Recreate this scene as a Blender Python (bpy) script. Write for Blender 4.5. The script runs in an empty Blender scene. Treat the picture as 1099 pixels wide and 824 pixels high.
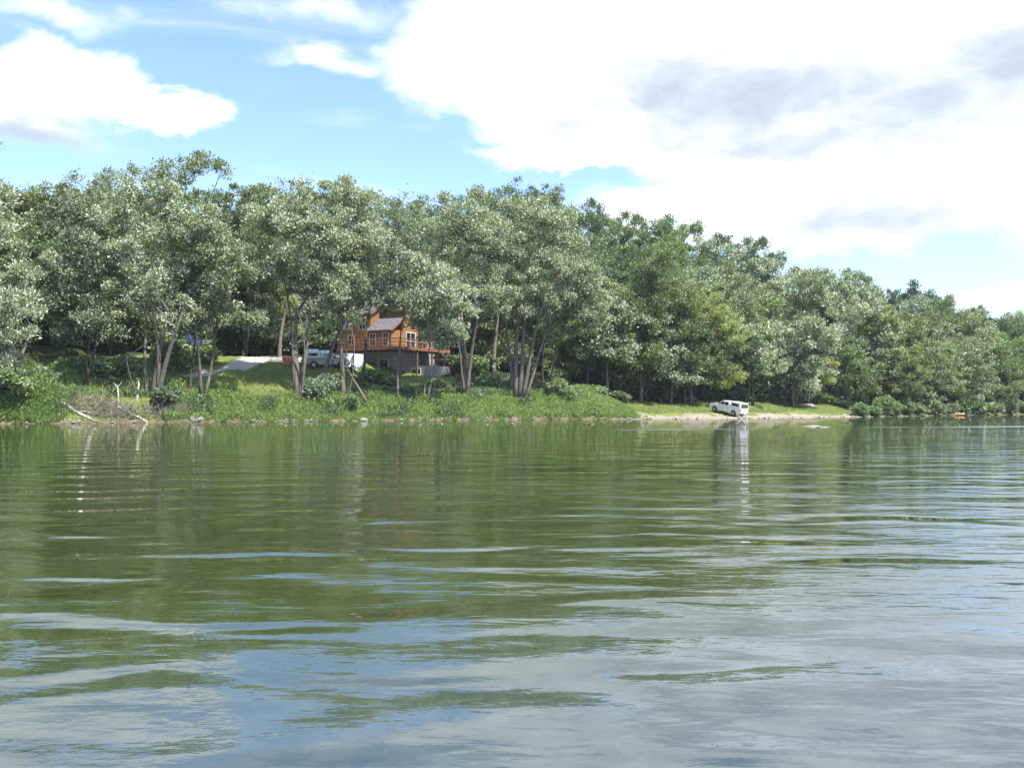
import bpy, bmesh, math, random
import numpy as np
from mathutils import Vector, Matrix

# ------------------------------------------------------------------ basics
W0, H0, FPX, HY, CX, CAMZ = 1099, 824, 1068.0, 436.5, 549.5, 1.5
RNG = np.random.default_rng(11)
random.seed(11)
scene = bpy.context.scene
COL = scene.collection
R = math.radians

def tag(o, label=None, cat=None, group=None, kind=None):
    if label: o['label'] = label
    if cat: o['category'] = cat
    if group: o['group'] = group
    if kind: o['kind'] = kind
    return o

def empty(name, loc=(0, 0, 0), rz=0.0):
    o = bpy.data.objects.new(name, None)
    o.empty_display_size = .3
    COL.objects.link(o); o.location = loc; o.rotation_euler = (0, 0, rz)
    return o

def link(name, me, mat=None, parent=None):
    o = bpy.data.objects.new(name, me); COL.objects.link(o)
    if mat is not None: me.materials.append(mat)
    if parent is not None: o.parent = parent
    return o

# ------------------------------------------------------------------ node helpers
def nt_new(name):
    m = bpy.data.materials.new(name); m.use_nodes = True
    nt = m.node_tree; nt.nodes.clear()
    return m, nt
def N(nt, t, **kw):
    n = nt.nodes.new(t)
    for k, v in kw.items():
        if k.startswith('_'): setattr(n, k[1:], v)
        else: n.inputs[k.replace('__', ' ')].default_value = v
    return n
def L(nt, a, b): nt.links.new(a, b)
def MATH(nt, op, a, b=None, c=None, clamp=False):
    n = nt.nodes.new('ShaderNodeMath'); n.operation = op; n.use_clamp = clamp
    for i, v in enumerate((a, b, c)):
        if v is None: continue
        if isinstance(v, (int, float)): n.inputs[i].default_value = v
        else: nt.links.new(v, n.inputs[i])
    return n.outputs[0]
def MIX(nt, fac, a, b, mode='MIX'):
    n = nt.nodes.new('ShaderNodeMix'); n.data_type = 'RGBA'; n.blend_type = mode
    for s, v in ((n.inputs[0], fac), (n.inputs[6], a), (n.inputs[7], b)):
        if isinstance(v, (int, float)): s.default_value = v
        elif isinstance(v, tuple): s.default_value = v if len(v) == 4 else (*v, 1)
        else: nt.links.new(v, s)
    return n.outputs[2]
def SMOOTH(nt, v, lo, hi, a=0.0, b=1.0):
    n = nt.nodes.new('ShaderNodeMapRange'); n.interpolation_type = 'SMOOTHSTEP'
    nt.links.new(v, n.inputs[0])
    n.inputs[1].default_value = lo; n.inputs[2].default_value = hi
    n.inputs[3].default_value = a; n.inputs[4].default_value = b
    return n.outputs[0]

def simple_mat(name, col, rough=.6, metal=0.0, var=.25, scale=3.0, bump=.0, spec=.5, stretch=(1, 1, 1)):
    """procedural: base colour broken up by two noises"""
    m, nt = nt_new(name)
    out = N(nt, 'ShaderNodeOutputMaterial'); p = N(nt, 'ShaderNodeBsdfPrincipled')
    p.inputs['Roughness'].default_value = rough; p.inputs['Metallic'].default_value = metal
    p.inputs['Specular IOR Level'].default_value = spec
    tc = N(nt, 'ShaderNodeTexCoord'); mp = N(nt, 'ShaderNodeMapping', Scale=stretch)
    L(nt, tc.outputs['Object'], mp.inputs[0])
    n1 = N(nt, 'ShaderNodeTexNoise', Scale=scale, Detail=5.0, Roughness=.6)
    L(nt, mp.outputs[0], n1.inputs['Vector'])
    f = SMOOTH(nt, n1.outputs[0], .3, .7)
    c = MIX(nt, f, tuple(x*(1-var) for x in col), tuple(min(1, x*(1+var*.6)) for x in col))
    L(nt, c, p.inputs['Base Color'])
    if bump:
        b = N(nt, 'ShaderNodeBump', Strength=bump, Distance=.03)
        L(nt, n1.outputs[0], b.inputs['Height']); L(nt, b.outputs[0], p.inputs['Normal'])
    L(nt, p.outputs[0], out.inputs[0])
    return m

# ------------------------------------------------------------------ mesh helpers
class MB:
    """collects faces for ONE mesh object"""
    def __init__(s): s.v = []; s.f = []; s.smooth = False
    def add(s, vs, fs):
        k = len(s.v); s.v += [tuple(v) for v in vs]; s.f += [tuple(i+k for i in f) for f in fs]
    def box(s, c, d, M=None):
        x, y, z = (q/2 for q in d)
        vs = [Vector((c[0]+a*x, c[1]+b*y, c[2]+e*z)) for a in (-1, 1) for b in (-1, 1) for e in (-1, 1)]
        if M is not None: vs = [M @ v for v in vs]
        s.add(vs, [(0, 1, 3, 2), (4, 6, 7, 5), (0, 4, 5, 1), (2, 3, 7, 6), (0, 2, 6, 4), (1, 5, 7, 3)])
    def bx(s, x0, x1, y0, y1, z0, z1): s.box(((x0+x1)/2, (y0+y1)/2, (z0+z1)/2), (x1-x0, y1-y0, z1-z0))
    def prism(s, prof, y0, y1, inset=0.0):
        """profile in XZ extruded along Y"""
        n = len(prof)
        s.add([(x, y0, z) for x, z in prof]+[(x, y1, z) for x, z in prof],
              [tuple(range(n)), tuple(range(2*n-1, n-1, -1))]+[(i, i+n, (i+1) % n+n, (i+1) % n) for i in range(n)])
    def loft(s, rings, cap=True):
        n = len(rings[0]); vs = [p for r in rings for p in r]; fs = []
        for k in range(len(rings)-1):
            for i in range(n):
                fs.append((k*n+i, k*n+(i+1) % n, (k+1)*n+(i+1) % n, (k+1)*n+i))
        if cap: fs += [tuple(range(n-1, -1, -1)), tuple((len(rings)-1)*n+i for i in range(n))]
        s.add(vs, fs)
    def tube(s, pts, rad, n=7, cap=True):
        pts = [Vector(p) for p in pts]
        if not hasattr(rad, '__len__'): rad = [rad]*len(pts)
        rings = []
        for i, p in enumerate(pts):
            d = (pts[min(i+1, len(pts)-1)]-pts[max(i-1, 0)])
            d = d.normalized() if d.length > 1e-6 else Vector((0, 0, 1))
            a = d.cross(Vector((.13, .97, .05))).normalized(); b = d.cross(a)
            rings.append([p+(a*math.cos(t)+b*math.sin(t))*rad[i] for t in (2*math.pi*j/n for j in range(n))])
        s.loft(rings, cap)
    def build(s, name, mat, parent=None, bevel=0, smooth=False):
        me = bpy.data.meshes.new(name)
        me.from_pydata(s.v, [], s.f)
        bm = bmesh.new(); bm.from_mesh(me)
        bmesh.ops.recalc_face_normals(bm, faces=bm.faces)
        if bevel:
            es = [e for e in bm.edges if len(e.link_faces) == 2 and e.calc_face_angle(0) > .5]
            bmesh.ops.bevel(bm, geom=es, offset=bevel, segments=2, affect='EDGES', clamp_overlap=True)
        if smooth:
            for f in bm.faces: f.smooth = True
        bm.to_mesh(me); bm.free(); me.update()
        return link(name, me, mat, parent)

def quads_mesh(name, V, attrs=None):
    """V: (n,4,3) float array -> mesh of loose quads"""
    n = V.shape[0]
    me = bpy.data.meshes.new(name)
    me.vertices.add(n*4); me.loops.add(n*4); me.polygons.add(n)
    me.vertices.foreach_set('co', V.reshape(-1).astype(np.float32))
    me.loops.foreach_set('vertex_index', np.arange(n*4, dtype=np.int32))
    me.polygons.foreach_set('loop_start', np.arange(0, n*4, 4, dtype=np.int32))
    me.update(calc_edges=True)
    for k, a in (attrs or {}).items():
        at = me.attributes.new(k, 'FLOAT', 'POINT')
        at.data.foreach_set('value', np.repeat(a, 4).astype(np.float32))
    return me

# ------------------------------------------------------------------ terrain function
SH = [(-900, 38), (-300, 62), (0, 87), (150, 94), (300, 101), (430, 107), (530, 113), (700, 121), (790, 126), (870, 134), (950, 150), (1040, 176), (1099, 195), (1160, 225), (1300, 330)]
SHX = np.array([(p-CX)/FPX*d for p, d in SH]+[900.0]); SHY = np.array([d for p, d in SH]+[1150.0])
def shore(X):
    return np.interp(X, SHX, SHY)+.5*np.sin(X*.35)+.3*np.sin(X*.83+1)+.16*np.sin(X*2.1)
SL = np.array([-400, -30, -8, -2, 0, 1.5, 4, 6, 15, 22, 30, 45, 80, 130, 220, 500, 1500.])
PL = np.array([-2.2, -2.2, -1.5, -.5, 0, .5, 2.3, 2.9, 6.3, 7.2, 8.5, 12, 24, 38, 58, 70, 70.])
SM = np.array([-400, -30, -8, -2, 0, 1.5, 4, 6, 20, 32, 45, 80, 130, 220, 500, 1500.])
PM = np.array([-2.2, -2.2, -1.5, -.5, 0, .6, 2.2, 2.8, 5.4, 8.5, 12, 24, 38, 58, 70, 70.])
SR = np.array([-400, -30, -8, -2, 0, 3, 9, 14, 18, 30, 42, 80, 130, 220, 500, 1500.])
PR = np.array([-2.2, -2.2, -1.5, -.4, 0, .28, .95, 1.8, 2.2, 2.8, 6, 20, 35, 54, 70, 70.])
def sm(x): x = np.clip(x, 0, 1); return x*x*(3-2*x)
def hgt(X, Y):
    X = np.asarray(X, float); Y = np.asarray(Y, float)
    s = Y-shore(X)
    a = np.interp(s, SL, PL); b = np.interp(s, SM, PM); c = np.interp(s, SR, PR)
    w1 = sm((X+21)/5); w2 = sm((X-6)/12)
    h = a*(1-w1)+b*w1; h = h*(1-w2)+c*w2
    # far-right bank is wooded and steeper at the water
    w3 = sm((X-58)/20)
    h = h*(1-w3)+np.interp(s, [-400, -30, -8, -2, 0, 3, 8, 20, 45, 80, 130, 220, 500, 1500], [-2.2, -2.2, -1.5, -.4, 0, .8, 2.2, 5, 11, 20, 35, 54, 70, 70.])*w3
    hill = np.interp(X, [-200, -50, -15, 25, 70, 140, 260, 900], [.5, .55, .85, 1, .78, .52, .45, .4])
    hill = np.where(s < 32, np.maximum(hill, 1-(1-hill)*np.clip((s-24)/8, 0, 1)*(X < 25)-(1-hill)*(X >= 25)), hill)
    h = np.where(h > 2.5, 2.5+(h-2.5)*hill, h)
    h = h+np.where(s > 2, .12*np.sin(X*.5+Y*.31)+.10*np.sin(X*.9-Y*.6)+.05*np.sin(X*2.3+Y*1.9), .03*np.sin(X*1.7+Y*2.0))*np.clip(s/4, 0, 1)
    near = np.clip((-22-Y)/14, 0, 1)         # the bank behind the camera
    return h*(1-near)+near*(2.0+np.clip((-36-Y)/40, 0, 8))
def P(px, py, D): return Vector(((px-CX)/FPX*D, D, CAMZ-(py-HY)/FPX*D))
def G(px, py, d0=None):
    """the terrain point seen at a pixel of the photograph"""
    D = np.linspace(60, 500, 8801) if d0 is None else np.linspace(d0, 500, 8801)
    X = (px-CX)/FPX*D; Z = CAMZ-(py-HY)/FPX*D
    k = np.argmax(hgt(X, D) >= Z)
    return Vector((X[k], D[k], float(hgt(X[k], D[k]))))
def GD(px, D):
    X = (px-CX)/FPX*D
    return Vector((X, D, float(hgt(X, D))))
def to_px(p): return (CX+FPX*p[0]/p[1], HY-FPX*(p[2]-CAMZ)/p[1])
def shoreD(px):
    D = np.linspace(40, 700, 6601); X = (px-CX)/FPX*D
    return float(D[np.argmax(D >= shore(X))])

# drive polyline
DRV = [G(175, 410), G(205, 403), G(228, 399), G(252, 391.5), G(275, 385.5), G(300, 384.5), G(330, 386), G(362, 389)]
def drive_dist(X, Y):
    d = np.full(np.shape(X), 1e9)
    for a, b in zip(DRV[:-1], DRV[1:]):
        ax, ay, bx, by = a.x, a.y, b.x, b.y
        t = np.clip(((X-ax)*(bx-ax)+(Y-ay)*(by-ay))/((bx-ax)**2+(by-ay)**2+1e-9), 0, 1)
        d = np.minimum(d, np.hypot(X-ax-t*(bx-ax), Y-ay-t*(by-ay)))
    return d

def build_ground():
    xs = np.unique(np.concatenate([np.linspace(-1500, -120, 40), np.arange(-120, 160, .55), np.linspace(160, 260, 60), np.linspace(260, 1500, 60)]))
    ss = np.unique(np.concatenate([np.linspace(-1600, -60, 60), np.linspace(-60, -4, 30), np.arange(-4, 34, .4), np.linspace(34, 130, 80), np.linspace(130, 1600, 60)]))
    X, S = np.meshgrid(xs, ss); Y = shore(X)+S
    Z = hgt(X, Y)
    Z += np.where((S > .3) & (S < 34), .04*np.random.default_rng(3).standard_normal(X.shape), 0)
    ny, nx = X.shape
    V = np.stack([X, Y, Z], -1).reshape(-1, 3)
    i = np.arange((ny-1)*(nx-1)); r = i//(nx-1); c = i % (nx-1); k = r*nx+c
    F = np.stack([k, k+1, k+nx+1, k+nx], -1)
    me = bpy.data.meshes.new('ground')
    me.vertices.add(len(V)); me.loops.add(F.size); me.polygons.add(len(F))
    me.vertices.foreach_set('co', V.reshape(-1).astype(np.float32))
    me.loops.foreach_set('vertex_index', F.reshape(-1).astype(np.int32))
    me.polygons.foreach_set('loop_start', np.arange(0, F.size, 4, dtype=np.int32))
    me.update(calc_edges=True)
    me.polygons.foreach_set('use_smooth', np.ones(len(F), bool))
    PX = CX+FPX*X/np.maximum(Y, 1)
    # masks: r=bare gravel/mud, g=forest floor, b=drive
    n = .6*np.sin(X*1.3+Y)+.5*np.sin(X*.47-Y*.9)+.4*np.sin(X*3.1)
    beach = sm((PX-640)/60)*(1-sm((PX-930)/60))
    bare = np.clip(1-(S-(.35+.2*n+beach*(3.4+1.2*n)))/.6, 0, 1)
    slump = np.clip(1-np.abs(PX-118)/60, 0, 1)*np.clip(1-(S-3.0-n*.6)/1.5, 0, 1)
    bare = np.clip(np.maximum(bare, slump*.9), 0, 1)
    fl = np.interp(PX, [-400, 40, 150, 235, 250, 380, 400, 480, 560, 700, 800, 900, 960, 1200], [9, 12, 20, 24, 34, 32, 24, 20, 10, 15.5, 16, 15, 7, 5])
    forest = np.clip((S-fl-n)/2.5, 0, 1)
    dd = drive_dist(X, Y)
    wid = .75+np.clip((PX-240)/35, 0, 1)*1.9
    drv = np.clip((wid+.25*n-dd)/.6, 0, 1)
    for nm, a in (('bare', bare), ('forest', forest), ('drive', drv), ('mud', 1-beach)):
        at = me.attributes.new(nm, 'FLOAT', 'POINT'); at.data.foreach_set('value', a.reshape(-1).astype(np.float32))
    m, nt = nt_new('ground_cover')
    out = N(nt, 'ShaderNodeOutputMaterial'); p = N(nt, 'ShaderNodeBsdfPrincipled', Roughness=.95)
    p.inputs['Specular IOR Level'].default_value = .15
    tc = N(nt, 'ShaderNodeTexCoord')
    def noise(s, det=6, rough=.6):
        q = N(nt, 'ShaderNodeTexNoise', Scale=s, Detail=float(det), Roughness=rough); L(nt, tc.outputs['Object'], q.inputs['Vector']); return q.outputs[0]
    n1, n2, n3 = noise(.22), noise(1.6), noise(7.0, 3)
    g = MIX(nt, SMOOTH(nt, n1, .35, .65), (.14, .185, .045), (.22, .235, .075))
    g = MIX(nt, SMOOTH(nt, n2, .52, .75), g, (.21, .20, .085))
    g = MIX(nt, SMOOTH(nt, n3, .35, .7, 0, .6), g, (.05, .09, .018))
    gr = MIX(nt, SMOOTH(nt, n3, .35, .65), (.24, .20, .145), (.36, .32, .25))
    gr = MIX(nt, SMOOTH(nt, n2, .5, .8), gr, (.17, .14, .095))
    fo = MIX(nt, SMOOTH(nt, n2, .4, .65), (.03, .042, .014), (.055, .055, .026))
    dr = MIX(nt, SMOOTH(nt, n3, .35, .65), (.33, .30, .26), (.45, .42, .38))
    def at(nm):
        a = N(nt, 'ShaderNodeAttribute', _attribute_name=nm); return a.outputs['Fac']
    def edge(a, w=.5): return SMOOTH(nt, MATH(nt, 'ADD', a, MATH(nt, 'MULTIPLY', MATH(nt, 'SUBTRACT', n3, .5), w)), .35, .65)
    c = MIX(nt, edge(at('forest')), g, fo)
    gr = MIX(nt, at('mud'), gr, MIX(nt, SMOOTH(nt, n2, .35, .7), (.09, .07, .045), (.19, .155, .105)))
    c = MIX(nt, edge(at('bare'), .9), c, gr)
    c = MIX(nt, edge(at('drive'), .7), c, dr)
    L(nt, c, p.inputs['Base Color'])
    b = N(nt, 'ShaderNodeBump', Strength=.8, Distance=.12); L(nt, n3, b.inputs['Height']); L(nt, b.outputs[0], p.inputs['Normal'])
    L(nt, p.outputs[0], out.inputs[0])
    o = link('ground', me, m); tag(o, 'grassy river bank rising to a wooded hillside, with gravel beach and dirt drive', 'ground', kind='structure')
build_ground()

# ------------------------------------------------------------------ water
def build_water():
    m, nt = nt_new('river_water')
    out = N(nt, 'ShaderNodeOutputMaterial'); tc = N(nt, 'ShaderNodeTexCoord')
    def noise(sx, sy, det=2., rough=.5, dist=0.0, rot=0.0, off=(0, 0, 0)):
        mp = N(nt, 'ShaderNodeMapping', Scale=(sx, sy, 1), Rotation=(0, 0, rot), Location=off); L(nt, tc.outputs['Object'], mp.inputs[0])
        q = N(nt, 'ShaderNodeTexNoise', Scale=1.0, Detail=det, Roughness=rough, Distortion=dist); q.normalize = True
        L(nt, mp.outputs[0], q.inputs['Vector']); return q.outputs[0]
    big = noise(.46, .88, 1.0, .4, .7, R(8))
    mid = noise(1.5, 3.4, 2., .5, .5, R(-7), (3, 9, 0))
    small = noise(4.4, 8.5, 3., .55, .3, R(10), (7, 1, 0))
    patch = SMOOTH(nt, noise(.035, .09, 2., .5), .38, .66, .35, 1.25)
    fine = noise(14, 26, 2., .6)
    sep = N(nt, 'ShaderNodeSeparateXYZ'); L(nt, tc.outputs['Object'], sep.inputs[0])
    X, Y = sep.outputs[0], sep.outputs[1]
    # breeze line: a band of steeper ripples lying across the far river
    wob = MATH(nt, 'MULTIPLY', MATH(nt, 'SUBTRACT', noise(.03, .03), .5), 16)
    yl = MATH(nt, 'ADD', MATH(nt, 'SUBTRACT', Y, MATH(nt, 'MULTIPLY', X, .45)), wob)
    band = MATH(nt, 'SUBTRACT', 1, SMOOTH(nt, MATH(nt, 'ABSOLUTE', MATH(nt, 'SUBTRACT', yl, 60)), .8, 3.2))
    brk = MATH(nt, 'MULTIPLY', SMOOTH(nt, noise(.07, .25, 3., .6, 0, 0, (5, 2, 0)), .46, .62), SMOOTH(nt, X, -14, 6))
    band = MATH(nt, 'MULTIPLY', band, brk)
    right = SMOOTH(nt, MATH(nt, 'SUBTRACT', X, MATH(nt, 'MULTIPLY', Y, .18)), -2, 10)
    h = MATH(nt, 'MULTIPLY', big, .066)
    h = MATH(nt, 'ADD', h, MATH(nt, 'MULTIPLY', MATH(nt, 'MULTIPLY', mid, .011), MATH(nt, 'ADD', patch, MATH(nt, 'MULTIPLY', right, .9))))
    amp = MATH(nt, 'ADD', patch, MATH(nt, 'MULTIPLY', band, 10.0))
    h = MATH(nt, 'ADD', h, MATH(nt, 'MULTIPLY', MATH(nt, 'MULTIPLY', small, .0050), amp))
    h = MATH(nt, 'ADD', h, MATH(nt, 'MULTIPLY', MATH(nt, 'MULTIPLY', fine, .0008), amp))
    b = N(nt, 'ShaderNodeBump', Strength=1.0, Distance=1.0); L(nt, h, b.inputs['Height'])
    # shallow pebbly bed shows through as a murky grey-green towards the near right
    bed = noise(2.2, 2.2, 5., .65)
    sh = SMOOTH(nt, MATH(nt, 'SUBTRACT', MATH(nt, 'MULTIPLY', X, .6), Y), -8.5, -3.2)
    body = MIX(nt, SMOOTH(nt, noise(.12, .2), .3, .7), (.026, .040, .008), (.036, .050, .012))
    bedc = MIX(nt, SMOOTH(nt, bed, .35, .7), (.040, .058, .055), (.08, .098, .088))
    body = MIX(nt, sh, body, bedc)
    d = N(nt, 'ShaderNodeBsdfDiffuse'); L(nt, body, d.inputs[0])
    g = N(nt, 'ShaderNodeBsdfGlossy', Roughness=.02); L(nt, b.outputs[0], g.inputs['Normal'])
    L(nt, MATH(nt, 'ADD', MATH(nt, 'MULTIPLY', band, .30), .012), g.inputs['Roughness'])
    g.inputs[0].default_value = (.97, .97, 1, 1)
    fr = N(nt, 'ShaderNodeFresnel', IOR=1.5); L(nt, b.outputs[0], fr.inputs['Normal'])
    mx = N(nt, 'ShaderNodeMixShader'); L(nt, fr.outputs[0], mx.inputs[0]); L(nt, d.outputs[0], mx.inputs[1]); L(nt, g.outputs[0], mx.inputs[2])
    L(nt, mx.outputs[0], out.inputs[0])
    mb = MB(); mb.add([(-1500, -60, 0), (1500, -60, 0), (1500, 1600, 0), (-1500, 1600, 0)], [(0, 1, 2, 3)])
    o = mb.build('river_water', m)
    tag(o, 'calm rippled green river reflecting the trees and the clouds', 'river', kind='structure')
build_water()

# ------------------------------------------------------------------ materials
def leaf_material():
    m, nt = nt_new('leaves')
    out = N(nt, 'ShaderNodeOutputMaterial'); p = N(nt, 'ShaderNodeBsdfPrincipled', Roughness=.5)
    p.inputs['Specular IOR Level'].default_value = .35
    oi = N(nt, 'ShaderNodeObjectInfo'); at = N(nt, 'ShaderNodeAttribute', _attribute_name='rnd'); ge = N(nt, 'ShaderNodeNewGeometry')
    r = at.outputs['Fac']
    k = SMOOTH(nt, r, 0, 1, .7, 1.3)
    c = MIX(nt, 1.0, oi.outputs['Color'], (1, 1, 1), 'MULTIPLY')
    vs = N(nt, 'ShaderNodeVectorMath', _operation='SCALE'); L(nt, c, vs.inputs[0]); L(nt, k, vs.inputs['Scale'])
    hs = N(nt, 'ShaderNodeHueSaturation'); L(nt, vs.outputs[0], hs.inputs['Color'])
    L(nt, SMOOTH(nt, MATH(nt, 'FRACT', MATH(nt, 'MULTIPLY', r, 7.13)), 0, 1, .485, .515), hs.inputs['Hue'])
    # underside of the leaf is paler (silver maple most of all: alpha of the object colour)
    under = MIX(nt, oi.outputs['Alpha'], hs.outputs[0], (.50, .53, .44))
    flip = SMOOTH(nt, MATH(nt, 'FRACT', MATH(nt, 'MULTIPLY', r, 3.7)), .72, .80)
    pale = MATH(nt, 'MAXIMUM', ge.outputs['Backfacing'], MATH(nt, 'MULTIPLY', flip, .6))
    c2 = MIX(nt, pale, hs.outputs[0], under)
    L(nt, c2, p.inputs['Base Color'])
    t = N(nt, 'ShaderNodeBsdfTranslucent')
    L(nt, MIX(nt, 1.0, c2, (1.5, 1.75, .7), 'MULTIPLY'), t.inputs[0])
    mx = N(nt, 'ShaderNodeMixShader', Fac=.28); L(nt, p.outputs[0], mx.inputs[1]); L(nt, t.outputs[0], mx.inputs[2])
    L(nt, mx.outputs[0], out.inputs[0])
    return m
M = {}
M['leaf'] = leaf_material()
M['bark'] = simple_mat('grey_bark', (.17, .145, .12), .9, var=.45, scale=3.5, bump=.8, stretch=(3, 3, .5), spec=.2)
M['bark_dark'] = simple_mat('brown_bark', (.085, .068, .055), .9, var=.45, scale=3.5, bump=.8, stretch=(3, 3, .5), spec=.2)
M['drift'] = simple_mat('bleached_wood', (.50, .46, .40), .85, var=.3, scale=4, bump=.5, stretch=(1, 1, 3))
M['twig'] = simple_mat('grey_twigs', (.20, .175, .15), .9, var=.4, scale=5)
M['root'] = simple_mat('muddy_root', (.19, .13, .09), .9, var=.4, scale=5, bump=.6)
M['rock'] = simple_mat('river_rock', (.30, .27, .23), .85, var=.4, scale=4, bump=.8)
M['wpaint'] = simple_mat('white_paint', (.72, .73, .74), .28, var=.06, scale=2)
M['spaint'] = simple_mat('silver_paint', (.33, .35, .38), .3, .3, var=.08, scale=2)
M['glass'] = simple_mat('dark_glass', (.018, .022, .03), .08, var=.2, scale=2, spec=.8)
M['tyre'] = simple_mat('tyre_rubber', (.025, .025, .025), .8, var=.2, scale=9)
M['rim'] = simple_mat('wheel_rim', (.45, .45, .46), .35, .6, var=.15, scale=9)
M['chrome'] = simple_mat('chrome', (.5, .5, .52), .25, .9, var=.1, scale=5)
M['black'] = simple_mat('black_trim', (.03, .03, .032), .6, var=.2, scale=6)
M['redlamp'] = simple_mat('red_lamp', (.35, .02, .015), .3, var=.1, scale=9)
M['clearlamp'] = simple_mat('clear_lamp', (.6, .6, .58), .2, var=.1, scale=9)
M['roof'] = simple_mat('grey_shingle', (.13, .122, .13), .9, var=.35, scale=3, bump=.4)
M['deckwood'] = simple_mat('red_deck_wood', (.24, .11, .06), .7, var=.3, scale=3, stretch=(1, 1, 1))
M['post'] = simple_mat('brown_post', (.16, .105, .07), .8, var=.3, scale=4)
M['block'] = simple_mat('grey_block', (.34, .32, .32), .9, var=.2, scale=2.2, bump=.4)
M['white'] = simple_mat('white_trim', (.75, .75, .73), .5, var=.08, scale=5)
M['curtain'] = simple_mat('pale_curtain', (.45, .45, .42), .8, var=.2, scale=5)
M['brick'] = simple_mat('red_brick', (.38, .17, .12), .9, var=.3, scale=6)
M['tarp'] = simple_mat('blue_tarp', (.015, .025, .09), .5, var=.4, scale=1.5, bump=.6)
M['trailer'] = simple_mat('white_trailer_panel', (.80, .80, .80), .4, var=.04, scale=1.5)
M['kayak'] = simple_mat('tan_hull', (.62, .38, .20), .4, var=.15, scale=2)
M['tanroof'] = simple_mat('tan_roof', (.50, .30, .15), .8, var=.2, scale=2)
M['flower'] = simple_mat('tawny_brush', (.30, .16, .08), .9, var=.5, scale=4)

def log_mat(name, col):
    """horizontal log siding: courses 0.2 m high"""
    m, nt = nt_new(name)
    out = N(nt, 'ShaderNodeOutputMaterial'); p = N(nt, 'ShaderNodeBsdfPrincipled', Roughness=.6)
    tc = N(nt, 'ShaderNodeTexCoord'); sep = N(nt, 'ShaderNodeSeparateXYZ'); L(nt, tc.outputs['Object'], sep.inputs[0])
    fr = MATH(nt, 'FRACT', MATH(nt, 'MULTIPLY', sep.outputs[2], 4.6))
    rd = MATH(nt, 'SINE', MATH(nt, 'MULTIPLY', fr, math.pi))
    n = N(nt, 'ShaderNodeTexNoise', Scale=2.5, Detail=5.0); mp = N(nt, 'ShaderNodeMapping', Scale=(.6, .6, 3)); L(nt, tc.outputs['Object'], mp.inputs[0]); L(nt, mp.outputs[0], n.inputs['Vector'])
    c = MIX(nt, SMOOTH(nt, n.outputs[0], .3, .7), tuple(x*.72 for x in col), tuple(min(1, x*1.15) for x in col))
    c = MIX(nt, SMOOTH(nt, rd, 0, .22), (.06, .035, .02), c)
    L(nt, c, p.inputs['Base Color'])
    b = N(nt, 'ShaderNodeBump', Strength=.6, Distance=.012); L(nt, rd, b.inputs['Height']); L(nt, b.outputs[0], p.inputs['Normal'])
    L(nt, p.outputs[0], out.inputs[0]); return m
M['log'] = log_mat('log_siding', (.32, .16, .064))
M['boards'] = log_mat('brown_board_siding', (.24, .17, .12))

# ------------------------------------------------------------------ foliage
def unit(a): return a/np.maximum(np.linalg.norm(a, axis=-1, keepdims=True), 1e-9)
def leaf_quads(cen, rad, npc, size=.34, asp=.34, spray=.5, rng=RNG, flat=.7, droop=0.0):
    """narrow leaf sprays in ellipsoidal clumps. cen (k,3) rad (k,) -> (n,4,3)"""
    k = len(cen); n = k*npc
    c = np.repeat(cen, npc, 0); r = np.repeat(rad, npc)
    d = unit(rng.standard_normal((n, 3))+np.array([0, 0, .25]))
    rr = r*np.where(rng.random(n) < .55, rng.random(n)**.45, np.abs(rng.standard_normal(n))*.62)
    e = np.repeat(.75+.6*rng.random(k), npc)   # clumps of different tallness
    sl = np.repeat(rng.standard_normal((k, 2))*.35, npc, 0)
    pos = d*rr[:, None]*np.array([1, 1, flat]); pos[:, 2] *= e; pos[:, :2] += pos[:, 2:3]*sl; pos = c+pos
    up = np.array([0, 0, 1.0])
    ax = unit(d*.9+up*(spray+.15-droop)+rng.standard_normal((n, 3))*.5)
    nm = unit(up*.75+d*.45+rng.standard_normal((n, 3))*.62)
    nm = unit(nm-ax*np.sum(nm*ax, 1)[:, None])
    sd = np.cross(nm, ax)
    ln = size*(.6+.8*rng.random(n))[:, None]; wd = ln*asp*(.7+.6*rng.random(n))[:, None]
    cup = nm*ln*.10
    V = np.stack([pos, pos+ax*ln*.45+sd*wd+cup, pos+ax*ln, pos+ax*ln*.45-sd*wd+cup], 1)
    return V, rng.random(n)

def clumps_in(blobs, per, rng=RNG, size=1.0):
    """blobs: (centre3, radii3) -> clump centres, radii; biased to the outside"""
    C = []; Rr = []
    for (c, rd) in blobs:
        a = (rd[0]*rd[2]+rd[0]*rd[1]+rd[1]*rd[2])/3
        n = max(5, int(per*a*1.55/(size**2)))
        d = unit(rng.standard_normal((n, 3)))
        rr = rng.random(n)**.42*(.93+.13*rng.standard_normal(n))
        C.append(np.array(c)+d*rr[:, None]*np.array(rd)); Rr.append(size*(.55+.75*rng.random(n)))
    return np.concatenate(C), np.concatenate(Rr)

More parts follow.
